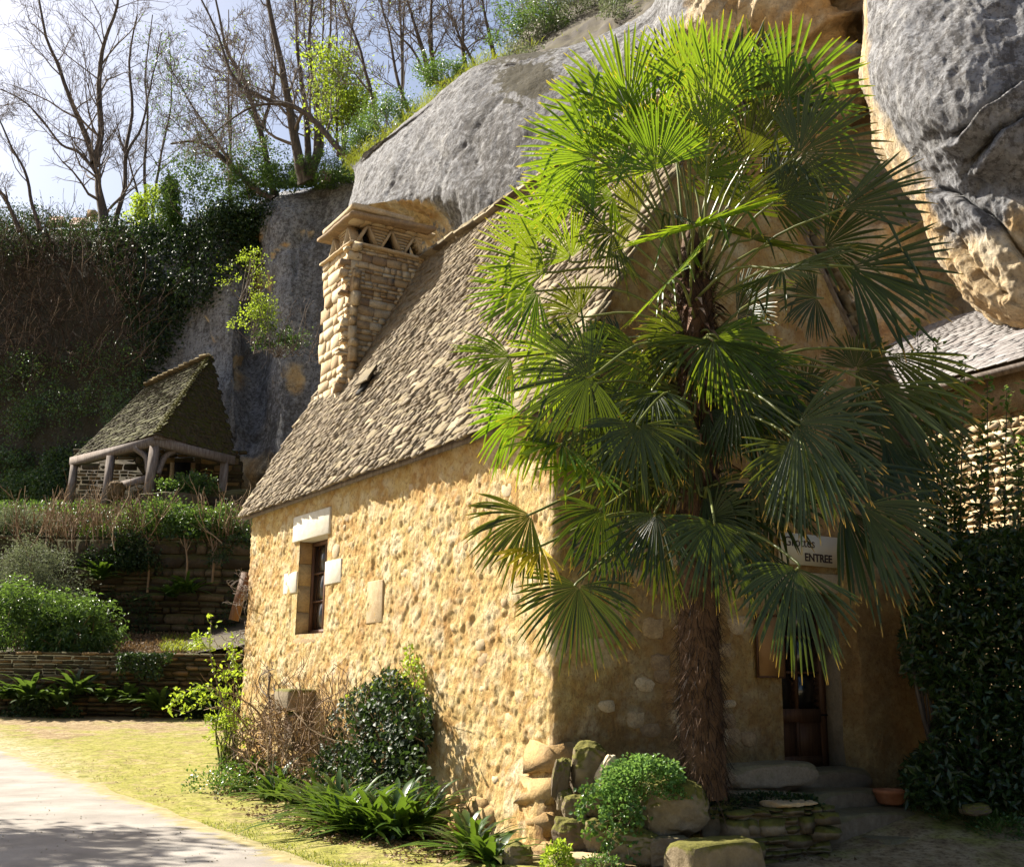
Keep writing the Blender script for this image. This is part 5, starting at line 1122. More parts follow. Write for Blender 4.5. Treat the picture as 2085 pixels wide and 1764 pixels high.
tree('bare tree arching far to the left over the porch', [[(728, 326), (700, 312), (680, 292), (655, 262), (622, 230), (585, 212), (552, 206), (520, 190), (477, 166), (455, 110), (440, 60), (402, -20)], [(585, 212), (520, 216), (460, 250), (410, 290)]], 44, [.20, .09], 4.5, 15, 3, (7, 5), start=.2)
tree('slender bare tree left of the grassy cliff edge', [[(768, 262), (758, 200), (742, 130), (718, 60), (690, -10), (670, -60)]], 44, [.13], 4, 13, 3, (6, 5), start=.2)
tree('thin leaning bare tree rising behind the grassy edge', [[(832, 226), (812, 160), (798, 90), (776, 10), (765, -50)]], 43, [.11], 3.5, 12, 3, (6, 4), start=.2)
tree('pair of dark trunks close together on the grassy edge', [[(872, 172), (862, 110), (845, 50), (822, -20)], [(884, 166), (876, 90), (880, 20), (886, -50)], [(866, 160), (840, 100), (800, 60), (770, 0)]], 42, [.17, .15, .08], 3.5, 10, 3, (6, 4), start=.2)
tree('dark straight trunk right of the close pair', [[(952, 156), (944, 100), (942, 50), (940, -40)], [(945, 100), (920, 40), (880, -10)]], 42, [.15, .07], 3.5, 10, 3, (6, 4), start=.2)
tree('forked dark trunk leaning left above the cliff crest', [[(1012, 138), (1002, 90), (990, 40), (975, -40)], [(970, 140), (950, 100), (925, 50), (905, -20)]], 41, [.15, .09], 3.2, 10, 3, (6, 4), start=.2)
tree('pale bare trunk nearest the scrubby slope', [[(1094, 128), (1088, 70), (1078, 20), (1065, -50)]], 42, [.12], 3.2, 10, 3, (6, 4), start=.2)
for i, (x, lab) in enumerate(((640, 'faint thin tree far behind the stump tree'), (400, 'faint thin tree far behind the leaning tree'), (820, 'faint thin tree far behind the grassy edge'), (1040, 'faint thin tree far behind the cliff crest'), (470, 'faint thin tree far behind above the ivy'), (560, 'faint thin tree far behind the cliff notch'), (700, 'faint thin tree between the stump tree and the slender one'), (910, 'faint thin tree between the pair and the straight trunk'), (1150, 'faint thin tree behind the scrub bushes'))):
    yb = np.interp(x, [400, 560, 700, 850, 1040, 1160], [470, 400, 350, 225, 130, 100]); j = random.uniform(-25, 25)
    if i % 2 == 0: tree(lab, [[(x, yb), (x+j*.3, yb-120), (x+j, yb-260), (x+j*1.4, yb-420)], [(x+j*.3, yb-120), (x-j, yb-260), (x-j*2, yb-380)]], 66+i, [.16, .1], 5, 10, 3, (6, 4), start=.15, twigr=.02, leafn=250, leafm=M_BRIGHT, leafL=.16)
tree('young tree in fresh yellow-green leaf behind the stump tree', [[(690, 318), (686, 250), (682, 180), (678, 130)], [(700, 320), (712, 250), (725, 190)]], 47, [.10, .07], 2.6, 12, 3, (6, 4), group=None, leafn=4200, leafm=M_BRIGHT, leafL=.17, start=.1)
tree('ivy-wrapped trunk glowing green behind the porch roof line', [[(352, 470), (350, 420), (346, 370), (342, 340)]], 57, [.16], 2.2, 6, 2, (4, 3), group=None, ivy=2600, start=.3)
# scrub and bushes on the skyline
bush('evergreen_bush', 'glittering grey-green evergreen bush above the ivy curtain', 'bush', 440, 490, 56, 7.5, 5.6, 3, M_BUSH, 130, 60, .16, .5, 10, M_TWIG, up=.3, clr=.18, shell=.3)
bush('evergreen_bush', 'second evergreen bush at the foot of the leaning tree', 'bush', 520, 425, 54, 4.5, 3.8, 3, M_BUSH, 90, 60, .15, .5, 8, M_TWIG, up=.3, clr=.2, shell=.3)
bush('yellow_bush', 'yellow-green flowering bush among the pale twin trunks', 'bush', 302, 478, 64, 2.4, 3.4, 2, M_BRIGHT, 60, 40, .2, .5, 6, M_TWIG, up=.5)
for i, (x, y, D, w, h, m, lab) in enumerate(((735, 322, 43, 2.2, 1.8, M_BUSH, 'low bush at the root of the arching tree'), (790, 268, 41, 2.6, 1.6, M_BUSH, 'dark bush under the slender bare tree'), (905, 176, 39, 2.6, 1.4, M_BUSH, 'round dark bush behind the pair of trunks'),
        (1090, 100, 35, 3.2, 2.2, M_BUSH, 'dark green bush at the left end of the scrubby slope'), (1165, 62, 35, 3.4, 2.2, M_GREY, 'grey-green bush in the middle of the scrubby slope'), (1240, 30, 34, 3.2, 2.0, M_GREY, 'yellowish scrub bush below the top edge of the picture'), (1310, 10, 32, 2.6, 1.9, M_BUSH, 'scrub bush beside the brown boulder at the top'), (1140, 20, 39, 4.0, 2.6, M_GREY, 'tall scrub behind the slope at the top edge'), (660, 366, 51, 3.2, 1.6, M_BUSH, 'ground bush between the stump tree and the bulge'))):
    bush('scrub_bush', lab, 'bush', x, y, D, w, h, 2, m, 70, 60, .10, .45, 10, M_TWIG, group='scrub along the cliff top', clr=.24, shell=.3, lift=.15)
rows = [[(1030, 138, 31.5), (1135, 114, 30.5), (1243, 80, 29.5), (1330, 30, 28), (1400, -30, 27)], [(1040, 122, 34), (1140, 70, 33.5), (1243, 20, 32), (1330, -20, 31), (1400, -60, 30)], [(1060, 60, 40), (1150, 10, 38), (1250, -30, 37), (1330, -80, 35), (1400, -120, 35)]]
f, sh = rowloft(rows, 24, 90, .25, 1.2, 91, 'slope', M_SOIL); struct(part('scrub_slope', f, gridF(*sh), M_SOIL))
# grass fringe on the cliff crest, taken from the crest line of the rock itself
cr = CB[0][:, 12:22].reshape(-1, 3); cp = proj(cr); cr = cr[(cp[:, 0] > 715) & (cp[:, 0] < 1360)]
b = cr[RG.integers(len(cr), size=9000)]+RG.normal(size=(9000, 3))*np.array((.15, .35, .03)); d = unit(UP+RG.normal(size=(9000, 3))*.5)
o = blades(b, d, RG.uniform(.12, .42, 9000), .022, M_GRASS, 'crest_grass', None, 4, .35); tag(o, 'fringe of long grass along the crest of the grey cliff', 'grass', kind='stuff')
# ivy and undergrowth over the bluff at left
Gv, Nv, pv = CA; gp = pv.reshape(-1, 2); gw = Gv.reshape(-1, 3); gn = Nv.reshape(-1, 3); gn = gn*np.where(gn[:, 1:2] > 0, -1, 1)
def scatter_on(poly, n, out, seed=0, keep=None):
    ok = np.where(inpoly(gp, poly))[0]; 
    k = ok[RG.integers(len(ok), size=n)]; P_ = gw[k]+gn[k]*(RG.random(n)**1.5*out)[:, None]+RG.normal(size=(n, 3))*.22
    d = fbm(P_, 1.5, 3, seed); P_ = P_+gn[k]*np.clip(d, -.3, 1)[:, None]*out*.9
    if keep is not None: m = keep(P_, d); return P_[m], gn[k][m]
    return P_, gn[k]
def ivystuff(name, label, poly, n, out, L, W, mat, seed, cat='ivy', thr=-.25, drop=.4):
    P_, nn2 = scatter_on(poly, n, out, seed, lambda p, d: d > thr+RG.normal(size=len(p))*.08); m = len(P_)
    V, F = leaves(P_, unit(nn2*.5+rnd_dirs(m)*.8-UP*drop), unit(nn2+rnd_dirs(m)*.6), L*RG.uniform(.6, 1.3, m), L*W); o = part(name, V, F, mat); tag(o, label, cat, kind='stuff')
ivystuff('ivy_curtain', 'curtain of dark glossy ivy hanging over the bluff left of the grey rock', [(230, 470), (480, 466), (570, 425), (560, 450), (500, 520), (480, 560), (450, 610), (400, 640), (370, 700), (335, 740), (300, 790), (290, 700), (250, 600), (190, 520)], 30000, .9, .17, .85, M_IVY, 3, thr=-.5)
ivystuff('undergrowth', 'dark tangle of leafy undergrowth covering the lower bluff', [(-60, 740), (140, 730), (260, 700), (320, 760), (250, 880), (140, 990), (100, 1060), (-60, 1060)], 22000, 1.0, .14, .6, M_BUSH, 9, 'undergrowth', -.12)
ivystuff('ivy_column', 'thick stem of ivy climbing the rock at the left end of the porch', [(105, 930), (150, 900), (148, 1040), (108, 1040)], 1800, .8, .13, .85, M_IVY, 12, thr=-1)
ivystuff('hedge_fringe', 'dark hedge of evergreens along the top of the left bluff', [(-60, 462), (240, 462), (240, 540), (-60, 545)], 15000, 1.5, .15, .5, M_IVY, 15, 'hedge', -.5, -.3)
P_, nn2 = scatter_on([(-60, 500), (230, 500), (330, 640), (300, 780), (200, 800), (-60, 800)], 420, .8, 21)
t = thing('dry_vines', 'brown leafless vines and twigs hanging over the left bluff', 'vines', P_[0]); mb = MB()
for p in P_: branchy(mb, p, unit(np.array((RG.normal()*.5+.25, -.7, .3))+RG.normal(size=3)*.3), random.uniform(1.2, 3.6), .022, 1, 4, 3, .16, .05, 7, None, (.3, .8), (.3, .6), .010)
mb.part('stems', m_simple('brown_vine', [(.04, .025, .017), (.09, .06, .042), (.18, .13, .09)], 3, 0, isl=.8), t)
# plants rooted on the rock face
bush('cliff_shrub', 'bright green shrub sprouting from the ledge in the rock notch', 'shrub', 520, 700, 45.5, 2.2, 2.6, 1, M_BRIGHT, 34, 34, .12, .5, 14, M_TWIG, group=None, clr=.22, shell=.2)
bush('cliff_shrub', 'sparse yellow-green shrub hanging high in the rock notch', 'shrub', 497, 610, 46.5, 2.4, 2.6, 1, M_BRIGHT, 26, 22, .11, .5, 14, M_TWIG, clr=.22, shell=.4)
bush('cliff_shrub', 'dark tuft of plants on the ledge above the porch roof', 'shrub', 570, 725, 45.5, 2.6, 1.7, 1, M_BUSH, 40, 36, .11, .5, 18, M_TWIG, clr=.22, shell=.2)
sticks('hanging_stems', 'dry stems trailing from the ledge beside the rock notch', 'stems', aty(575, 720, 45.2), 30, 2.6, (.9, .2), M_TWIG, .02, .25, 3, upb=.0)
# ================================================================== TERRACE PLANTS
bush('glossy_shrub', 'big bright green shrub with long leaves at the left edge', 'shrub', 55, 1350, 33.4, 3.8, 2.5, 1.9, M_BUSH, 210, 46, .17, .26, 24, M_DRY, up=.1, clr=.17, shell=.4, drp=.5, lift=.16)
bush('glossy_shrub', 'rounded bright green shrub overhanging the low wall', 'shrub', 150, 1352, 33.2, 2.7, 1.9, 1.7, M_BUSH, 150, 46, .17, .26, 20, M_DRY, up=.1, clr=.19, shell=.4, drp=.5, lift=.2)
sticks('cut_stalks', 'pale cut stalks leaning under the bright green shrub', 'stalks', aty(120, 1348, 33), 14, 1.0, (.3, .1), M_DRY, .02, .1, 0, upb=0.)
bush('feathery_shrub', 'dark feathery conifer-like shrub left of the tall wall', 'shrub', 60, 1305, 36.2, 3.4, 3.6, 2, M_GREY, 190, 70, .08, .4, 10, up=.6, clr=.18, shell=.35)
bush('feathery_shrub', 'pale grey-green feathery bush topping the tall wall', 'shrub', 40, 1108, 39.2, 3.8, 1.4, 2, M_GREY, 120, 60, .08, .4, 10, up=.6, clr=.2, shell=.35)
bush('small_tree', 'leafy evergreen shrub with bare red stems on the tall wall', 'shrub', 318, 1112, 38.5, 2.6, 1.9, 1.4, M_BUSH, 100, 44, .13, .42, 8, M_DRY, clr=.26, shell=.3, stemr=.028, lift=.2)
bush('small_tree', 'second evergreen shrub right beside the first on the wall', 'shrub', 392, 1112, 38.5, 2.4, 1.5, 1.4, M_BUSH, 80, 44, .13, .42, 6, M_DRY, clr=.28, shell=.3, stemr=.028, lift=.2)
bush('small_tree', 'smaller evergreen shrub nearest the cottage on the wall', 'shrub', 448, 1110, 38.5, 1.7, 1.5, 1.2, M_BUSH, 50, 44, .12, .42, 6, M_DRY, clr=.3, shell=.3, stemr=.024, lift=.2)
for x, y0, y1, lab in ((300, 1205, 1095, 'reddish crooked stem rising along the tall wall below the first shrub'), (378, 1190, 1090, 'leaning stem in front of the tall wall middle'), (432, 1185, 1085, 'thin forked stem against the tall wall')):
    t = thing('shrub_stem', lab, 'stem', aty(x, y0, 37.5), 'stems against the tall wall'); mb = MB(); P_ = smoothline([aty(x, y0, 38.0), aty(x+3, (y0+y1)/2, 37.8), aty(x-4, y1, 38.1)], 10); mb.add(*tube(P_, np.linspace(.045, .025, 10), 6)); grow(mb, P_, np.linspace(.06, .04, 10), 1.3, 2, (5, 3), .2, .2, None, (.3, .8), (.4, .7), .012, .6); mb.part('stem', M_DRY, t)
for i, (x, y, w) in enumerate(((80, 1118, 1.0), (150, 1122, 1.2), (215, 1125, 1.0), (275, 1115, .8), (470, 1110, .7))):
    sticks('dry_twigs', ('dry brown twig clump %s the tall wall' % ('on the left end of', 'behind the feathery bush on', 'in the middle of', 'between the bush and shrub on', 'at the cottage end of')[i]), 'twigs', aty(x, y, 38.4), 34, 2.1, (w*.7, .3), M_DRY, .022, .18, 4, 'dry twigs on the tall wall', .12)
bush('climbing_plant', 'dark green plant trailing over the rock below the porch door', 'plant', 385, 1015, 44.5, 3.4, 1.0, 1, M_BUSH, 60, 50, .13, .5, 4, clr=.2, shell=.3)
bush('climbing_plant', 'dark ivy patch hanging over the left part of the tall wall', 'ivy', 245, 1185, 37.7, 2.6, 1.9, .5, M_IVY, 60, 60, .10, .8, 0, clr=.2, shell=.1, up=-.3)
boulder('dark mossy rock mass under the middle porch post', 350, 1040, 44.6, 2.6, 1.3, 1.4, 41, M_OLD, .4)
boulder('dark rock ledge under the right porch post', 470, 1030, 45.2, 2.6, 1.2, 1.4, 42, M_OLD, .4)
boulder('orange-brown boulder on the porch terrace', 235, 1000, 45.2, .7, .7, .7, 43, M_GOLD)
# ferns along the low wall and others
for i, x in enumerate((30, 75, 120, 170, 215, 265, 330, 395, 440)):
    fern('hart’s-tongue fern at the foot of the low wall, '+('at the left edge', 'second from the left', 'third from the left', 'fourth from the left', 'under the yellow stones', 'right of the yellow stones', 'in the middle', 'near the reddish stones', 'nearest the cottage')[i], aty(x+random.uniform(-15, 15), 1455-random.uniform(0, 45), 31.6), 30, random.uniform(.6, 1.0), 'ferns along the low wall', .10, (0, -.5, .1))
for i, (x, y) in enumerate(((350, 1215), (380, 1205), (205, 1180))): fern(('drooping fern hanging on the tall wall', 'second fern beside it on the tall wall', 'fern under the dry twigs on the tall wall')[i], aty(x, y, 37.6), 22, .9, None, .09, (0, -.6, -.3))
# a timber prop behind the cottage
t = thing('timber_prop', 'reddish timber prop leaning behind the far cottage corner', 'plank', aty(478, 1262, 21.5)); beam('plank', aty(476, 1262, 21.5), aty(503, 1165, 21.5), .17, .08, M_DOOR, t)
# ================================================================== NEAR PLANTS AGAINST THE LIT WALL
def onwall(px, py, off=0.): return onplane(px, py, C0-CU*off, CU)
def wallscatter(poly, n, off0, off1):
    poly = np.array(poly, float); lo, hi = poly.min(0), poly.max(0); out = []
    while len(out) < n:
        q = np.stack((RG.uniform(lo[0], hi[0], 4*n), RG.uniform(lo[1], hi[1], 4*n)), 1); q = q[inpoly(q, poly)]; out += list(q)
    return np.array([onwall(x, y, off0+(off1-off0)*random.random()**1.3) for x, y in out[:n]])
t = thing('wall_ivy', 'dark glossy ivy bush climbing the sunlit cottage wall', 'ivy', onwall(770, 1560, .2))
P_ = np.concatenate((wallscatter([(650, 1570), (655, 1500), (690, 1430), (740, 1395), (785, 1360), (815, 1362), (850, 1400), (885, 1440), (880, 1500), (850, 1580), (780, 1610)], 3200, .05, .35), wallscatter([(700, 1560), (710, 1470), (770, 1400), (820, 1400), (850, 1450), (840, 1540), (780, 1590)], 1900, .1, .5)))
k = fbm(P_, .30, 3, 4) > -.06; P_ = P_[k]; m = len(P_); V, F = leaves(P_, unit(-CU*.5-UP*.3+rnd_dirs(m)*.9), unit(-CU+UP*.4+rnd_dirs(m)*.7), .075*RG.uniform(.6, 1.3, m), .065); part('foliage', V, F, M_IVY, t)
P_ = wallscatter([(790, 1372), (815, 1360), (835, 1300), (850, 1330), (870, 1370), (868, 1450), (845, 1430), (800, 1400), (690, 1440), (700, 1420)], 420, .03, .16); m = len(P_); V, F = leaves(P_, unit(-CU*.4+rnd_dirs(m)), unit(-CU+rnd_dirs(m)*.6), .06*RG.uniform(.6, 1.2, m), .05); part('fresh_leaves', V, F, M_BRIGHT, t)
P_ = wallscatter([(600, 1600), (640, 1540), (700, 1500), (860, 1520), (900, 1640), (800, 1660), (680, 1640)], 2600, .15, .75); P_ = P_[fbm(P_, .35, 3, 14) > -.02]; m = len(P_); V, F = leaves(P_, unit(-CU*.4+rnd_dirs(m)), unit(UP*.6-CU*.4+rnd_dirs(m)*.7), .07*RG.uniform(.6, 1.3, m), .055); part('low_foliage', V, F, M_IVY, t)
mb = MB()
for _ in range(70):
    p = onwall(random.uniform(640, 880), random.uniform(1500, 1590), .1); branchy(mb, p, unit(UP+RG.normal(size=3)*.5-CU*.15), random.uniform(.5, 1.3), .010, 1, 4, 4, .25, .1, 7, None, (.4, 1.), (.3, .6), .004)
for _ in range(30):
    p = onwall(random.uniform(800, 880), random.uniform(1400, 1520), .04); branchy(mb, p, unit(-UP+RG.normal(size=3)*.3), random.uniform(.3, .8), .006, 1, 2, 3, .2, -.1, 6, None, (.3, .7), (.3, .6), .003)
mb.part('stems', M_DRY, t)
t = thing('dry_creeper', 'tangle of pale dry twigs and dead climber at the far wall corner', 'twigs', onwall(520, 1560, .4)); mb = MB()
for _ in range(75):
    x = random.uniform(475, 640); p = onwall(x, random.uniform(1480, 1580), random.uniform(.05, .8)); branchy(mb, p, unit(UP*random.uniform(.2, 1.1)+CW*RG.normal()*.5-CU*random.uniform(-.1, .5)), random.uniform(.4, 1.3), random.uniform(.007, .016), 1, 4, 4, .25, .05, 7, None, (.4, 1.1), (.3, .7), .004)
mb.part('twigs', M_DRY, t)
P_ = wallscatter([(455, 1600), (500, 1480), (560, 1420), (640, 1500), (640, 1600)], 1300, .1, .8); m = len(P_); V, F = leaves(P_, rnd_dirs(m), rnd_dirs(m), .055*RG.uniform(.5, 1.4, m), .04); part('dead_leaves', V, F, M_LITTER, t)
t = thing('old_vine', 'bare grey vine stem rising on the wall beside the jutting stone', 'vine', onwall(560, 1560, .1)); mb = MB()
for pts, r in (([(553, 1580), (552, 1500), (545, 1440), (548, 1370)], .035), ([(600, 1580), (575, 1500), (568, 1430), (556, 1400)], .025), ([(553, 1440), (530, 1380), (560, 1360)], .012)):
    q = smoothline([onwall(x, y, .12) for x, y in pts], 16); q = q+fbm(q, .3, 2, 5)[:, None]*.05; mb.add(*tube(q, np.linspace(r, r*.5, 16), 6)); grow(mb, q, np.linspace(r, r*.5, 16), .5, 2, (7, 3), .25, .05, None, (.4, 1.1), (.4, .8), .004)
mb.part('stem', M_TWIG, t)
t = thing('curling_vine', 'thin curling dry tendrils sticking out from the far cottage corner', 'vine', H(-.05, 9.4, 2.6)); mb = MB()
for _ in range(20):
    z = random.uniform(1.6, 3.4); p = H(-.02, 9.42, z); branchy(mb, p, unit(-CU*.8+CW*.2+UP*RG.normal()*.5), random.uniform(.3, .75), .009, 1, 2, 4, .55, .05, 9, None, (.4, 1.), (.3, .6), .004)
mb.part('tendrils', M_TWIG, t)
t = thing('sapling', 'slender sapling with fresh yellow-green leaves left of the cottage corner', 'sapling', aty(470, 1560, 17.6)); mb = MB(); tips = []
for pts, r in (([(480, 1560), (468, 1470), (445, 1400), (428, 1330), (430, 1262)], .014), ([(445, 1400), (410, 1402), (375, 1408), (348, 1432)], .007), ([(460, 1440), (420, 1420), (385, 1448), (340, 1440)], .006), ([(455, 1385), (470, 1350), (478, 1330), (472, 1300)], .006), ([(440, 1380), (470, 1372), (490, 1368)], .006), ([(430, 1330), (405, 1300), (400, 1310)], .005), ([(475, 1500), (440, 1470), (425, 1465)], .005)):
    q = smoothline([aty(x, y, 17.6+random.uniform(-.1, .1)) for x, y in pts], 14); mb.add(*tube(q, np.linspace(r, r*.4, 14), 4)); tips += list(q[3:])
mb.part('stem', M_TWIG, t); tp_ = np.array(tips); n = 520; P_ = tp_[RG.integers(len(tp_), size=n)]+RG.normal(size=(n, 3))*.05; V, F = leaves(P_, unit(rnd_dirs(n)+UP*.1), unit(UP+rnd_dirs(n)*.7), .085*RG.uniform(.5, 1.3, n), .05); part('leaves', V, F, M_BRIGHT, t)
bush('green_tuft', 'tall green grassy weeds at the foot of the sapling', 'weeds', 462, 1560, 17.8, .9, 1.2, .6, M_BRIGHT, 30, 16, .12, .22, 20, M_PETI, up=1.2, clr=.2, shell=.2)
for i, (x, y, off, n, L) in enumerate(((520, 1600, .75, 42, .55), (560, 1625, .8, 46, .6), (610, 1640, .7, 30, .5), (655, 1665, .75, 46, .6), (700, 1690, .75, 54, .68), (752, 1700, .7, 54, .68), (800, 1705, .65, 48, .68), (850, 1700, .45, 40, .62), (962, 1738, .45, 40, .46), (1000, 1752, .5, 24, .36), (500, 1580, .6, 22, .45), (770, 1640, .25, 26, .5))):
    fern('glossy strap-leaved fern below the lit wall, '+('far end behind the first clump', 'under the jutting stone', 'between the two big fern beds', 'left end of the big fern bed', 'left of centre in the big fern bed', 'centre of the big fern bed', 'right of centre in the big fern bed', 'right end of the big bed', 'alone near the corner stones', 'small one beside the corner stones', 'smallest at the far cottage corner', 'growing under the ivy bush')[i], onwall(x, y, off) if y < 1600 else on_ground(x, y+8), int(n*1.5), L*1.12, 'ferns below the lit wall', .042)
bush('weed_patch', 'low pale green weeds at the far end of the wall', 'weeds', 470, 1612, 16.5, 1.6, .35, .8, M_IVYL, 50, 30, .05, .6, 0, up=.8, clr=.25, shell=.2, world=on_ground(470, 1618))
t = thing('fallen_branch', 'pale dead branch lying in the litter near the corner stones', 'branch', on_ground(880, 1715)); mb = MB()
for pts in ([(830, 1722), (870, 1700), (900, 1688), (935, 1680)], [(870, 1700), (862, 1675), (866, 1650)], [(845, 1718), (880, 1725), (920, 1712)]):
    q = smoothline([on_ground(*p)+UP*random.uniform(.04, .14) for p in pts], 12); mb.add(*tube(q, np.linspace(.014, .006, 12), 5)); grow(mb, q, np.linspace(.012, .006, 12), .25, 1, (5, 2), .2, .05, None, (.4, 1.), (.4, .8), .003)
mb.part('branch', M_TWIG, t)
# plants by the boulders
def clump(name, label, cat, px, py, D, w, h, n, L, mat, W=1., d=.5, up=.6):
    c = aty(px, py, D); t = thing(name, label, cat, c-UP*h*.5); dr = rnd_dirs(n); dr[:, 2] = np.abs(dr[:, 2]); rr = RG.uniform(.75, 1.05, n)[:, None]*(1+.18*vnoise(dr*3, 3))[:, None]
    P_ = c-UP*h*.5+dr*rr*np.array((w/2, d/2, h)); V, F = leaves(P_, unit(dr+rnd_dirs(n)*.7), unit(dr*.6+UP*up+rnd_dirs(n)*.5), L*RG.uniform(.6, 1.3, n), L*W*RG.uniform(.8, 1.2, n)); part('foliage', V, F, mat, t)
    mb = MB()
    for _ in range(40): e = P_[RG.integers(n)]; s = c-UP*h*.45; mb.add(*tube(smoothline([s, (s+e)/2+UP*.03, e], 5), .003, 3))
    mb.part('stems', M_PETI, t); return t
clump('round_leaved_plant', 'mound of bright round-leaved plant on top of the boulders', 'plant', 1312, 1582, 10.6, .80, .34, 2600, .036, M_CLOVER)
clump('round_leaved_plant', 'lower bright tuft spilling from the round-leaved mound', 'plant', 1265, 1640, 10.5, .36, .26, 700, .034, M_CLOVER)
clump('bright_weed', 'bright green weed at the foot of the lit corner', 'weed', 1136, 1742, 10.1, .26, .22, 520, .034, M_BRIGHT, .8, .25)
clump('small_weed', 'small feathery weed at the bottom edge under the trailing ivy', 'weed', 1225, 1758, 10.1, .36, .16, 420, .030, M_IVYL, .5, .25)
t = thing('trailing_ivy', 'silvery trailing ivy hanging down over the boulders', 'ivy', aty(1250, 1700, 10.4)); mb = MB(); PP = []
for pts in ([(1205, 1620), (1190, 1640), (1180, 1655)], [(1290, 1640), (1255, 1660), (1215, 1680), (1195, 1690)], [(1270, 1650), (1250, 1700), (1225, 1740)], [(1310, 1660), (1290, 1710), (1300, 1745)], [(1240, 1650), (1235, 1700), (1245, 1725), (1235, 1760)], [(1300, 1640), (1275, 1690), (1280, 1740)], [(1225, 1612), (1205, 1605), (1190, 1612)]):
    q = smoothline([aty(x, y, 10.38+random.uniform(-.06, .06)) for x, y in pts], 12); mb.add(*tube(q, .004, 4)); PP += list(q)
PP = np.array(PP); n = 420; P_ = PP[RG.integers(len(PP), size=n)]+RG.normal(size=(n, 3))*.035; V, F = leaves(P_, unit(rnd_dirs(n)-UP*.5), unit(TW+UP*.5+rnd_dirs(n)*.6), .048*RG.uniform(.6, 1.3, n), .042); part('leaves', V, F, M_IVYL, t); mb.part('stems', M_DRY, t)
clump('stub_plants', 'dark creeping plants covering the top of the masonry stub', 'plant', 1575, 1628, 11.3, .95, .12, 900, .035, M_IVY)
clump('bed_plant', 'dark herb beside the palm foot', 'plant', 1465, 1640, 10.9, .4, .2, 350, .035, M_IVY)
for i, (x, y) in enumerate(((1900, 1625), (1960, 1650), (2030, 1680), (2080, 1650))): clump('herb_patch', 'low dark herbs under the laurel, '+('nearest the bowl', 'around the pale rock', 'in front of the shrub stems', 'at the right edge')[i], 'herbs', x, y, 12.3-(y-1625)*.012, .55, .22, 520, .05, M_BUSH, .5)
# ---- laurel
lb = np.array(aty(1975, 1640, 12.6)); lb[2] = .4; t = thing('laurel_shrub', 'tall very dark laurel shrub filling the right edge', 'shrub', lb)
def inl(n):
    q = np.stack((RG.uniform(1825, 2330, n*2), RG.uniform(1010, 1640, n*2)), 1); q = q[inpoly(q, [(1850, 1640), (1835, 1560), (1900, 1500), (1905, 1420), (1840, 1370), (1835, 1300), (1870, 1200), (1850, 1150), (1870, 1110), (1930, 1080), (1990, 1095), (2050, 1075), (2330, 1060), (2330, 1640)])][:n]; return q
q = inl(34000); P_ = np.array([aty(x, y, 12.5+RG.uniform(-1.0, 1.0)) for x, y in q]); k = fbm(P_, .35, 3, 7) > -.42; P_ = P_[k]; m = len(P_)
V, F = leaves(P_, unit(rnd_dirs(m)+UP*.25-UP*.0), unit(rnd_dirs(m)+UP*.6), .11*RG.uniform(.6, 1.25, m), .042, droop=.15); part('foliage', V, F, M_LAUREL, t)
mb = MB(); sl_ = []
for (x0, x1, yt) in ((1880, 1868, 660), (1895, 1905, 700), (1930, 1935, 800), (1900, 1880, 840), (1960, 1965, 735), (1980, 2000, 870), (2015, 2010, 775), (2045, 2050, 800), (2070, 2075, 900), (1945, 1950, 900), (2085, 2095, 780), (1915, 1925, 880)):
    D = 12.5+random.uniform(-.5, .5); pts = smoothline([aty(1960+(x0-1960)*.5, 1600, D), aty(x0, 1300, D), aty((x0+x1)/2+random.uniform(-8, 8), 1050, D), aty(x1, yt, D)], 40); mb.add(*tube(pts, np.linspace(.022, .004, 40), 5)); sl_.append(pts[18:])
for (x, y) in ((1890, 1500), (1905, 1560), (1940, 1600), (1870, 1420), (1990, 1500)):
    pts = smoothline([aty(1960, 1640, 12.2), aty((1960+x)/2, 1560, 12), aty(x, y, 12), aty(x-20, y-150, 12.1)], 14); mb.add(*tube(pts, np.linspace(.04, .012, 14), 6))
mb.part('stems', M_BARK, t)
LP, LD = [], []
for pts in sl_:
    for i in range(0, len(pts)):
        for _ in range(9):
            f = i/len(pts); LP.append(pts[i]+RG.normal(size=3)*.035); a = random.uniform(0, 6.28); LD.append((math.cos(a), math.sin(a), random.uniform(.2, .9)))
LP = np.array(LP); n = len(LP); V, F = leaves(LP, np.array(LD), unit(UP+rnd_dirs(n)*.5), (.125*RG.uniform(.5, 1.2, n)), .048, droop=.1); part('shoot_leaves', V, F, M_BUSH, t)
q = np.stack((RG.uniform(1860, 2300, 2600), RG.uniform(900, 1120, 2600)), 1); q = q[RG.random(2600) < (q[:, 1]-880)/240]; P_ = np.array([aty(x, y, 12.5+RG.uniform(-.8, .8)) for x, y in q]); P_ = P_[fbm(P_, .3, 3, 17) > -.05]; m = len(P_)
V, F = leaves(P_, unit(rnd_dirs(m)+UP*.5), unit(rnd_dirs(m)+UP*.6), .13*RG.uniform(.6, 1.2, m), .05, droop=.1); part('top_leaves', V, F, M_LAUREL, t)
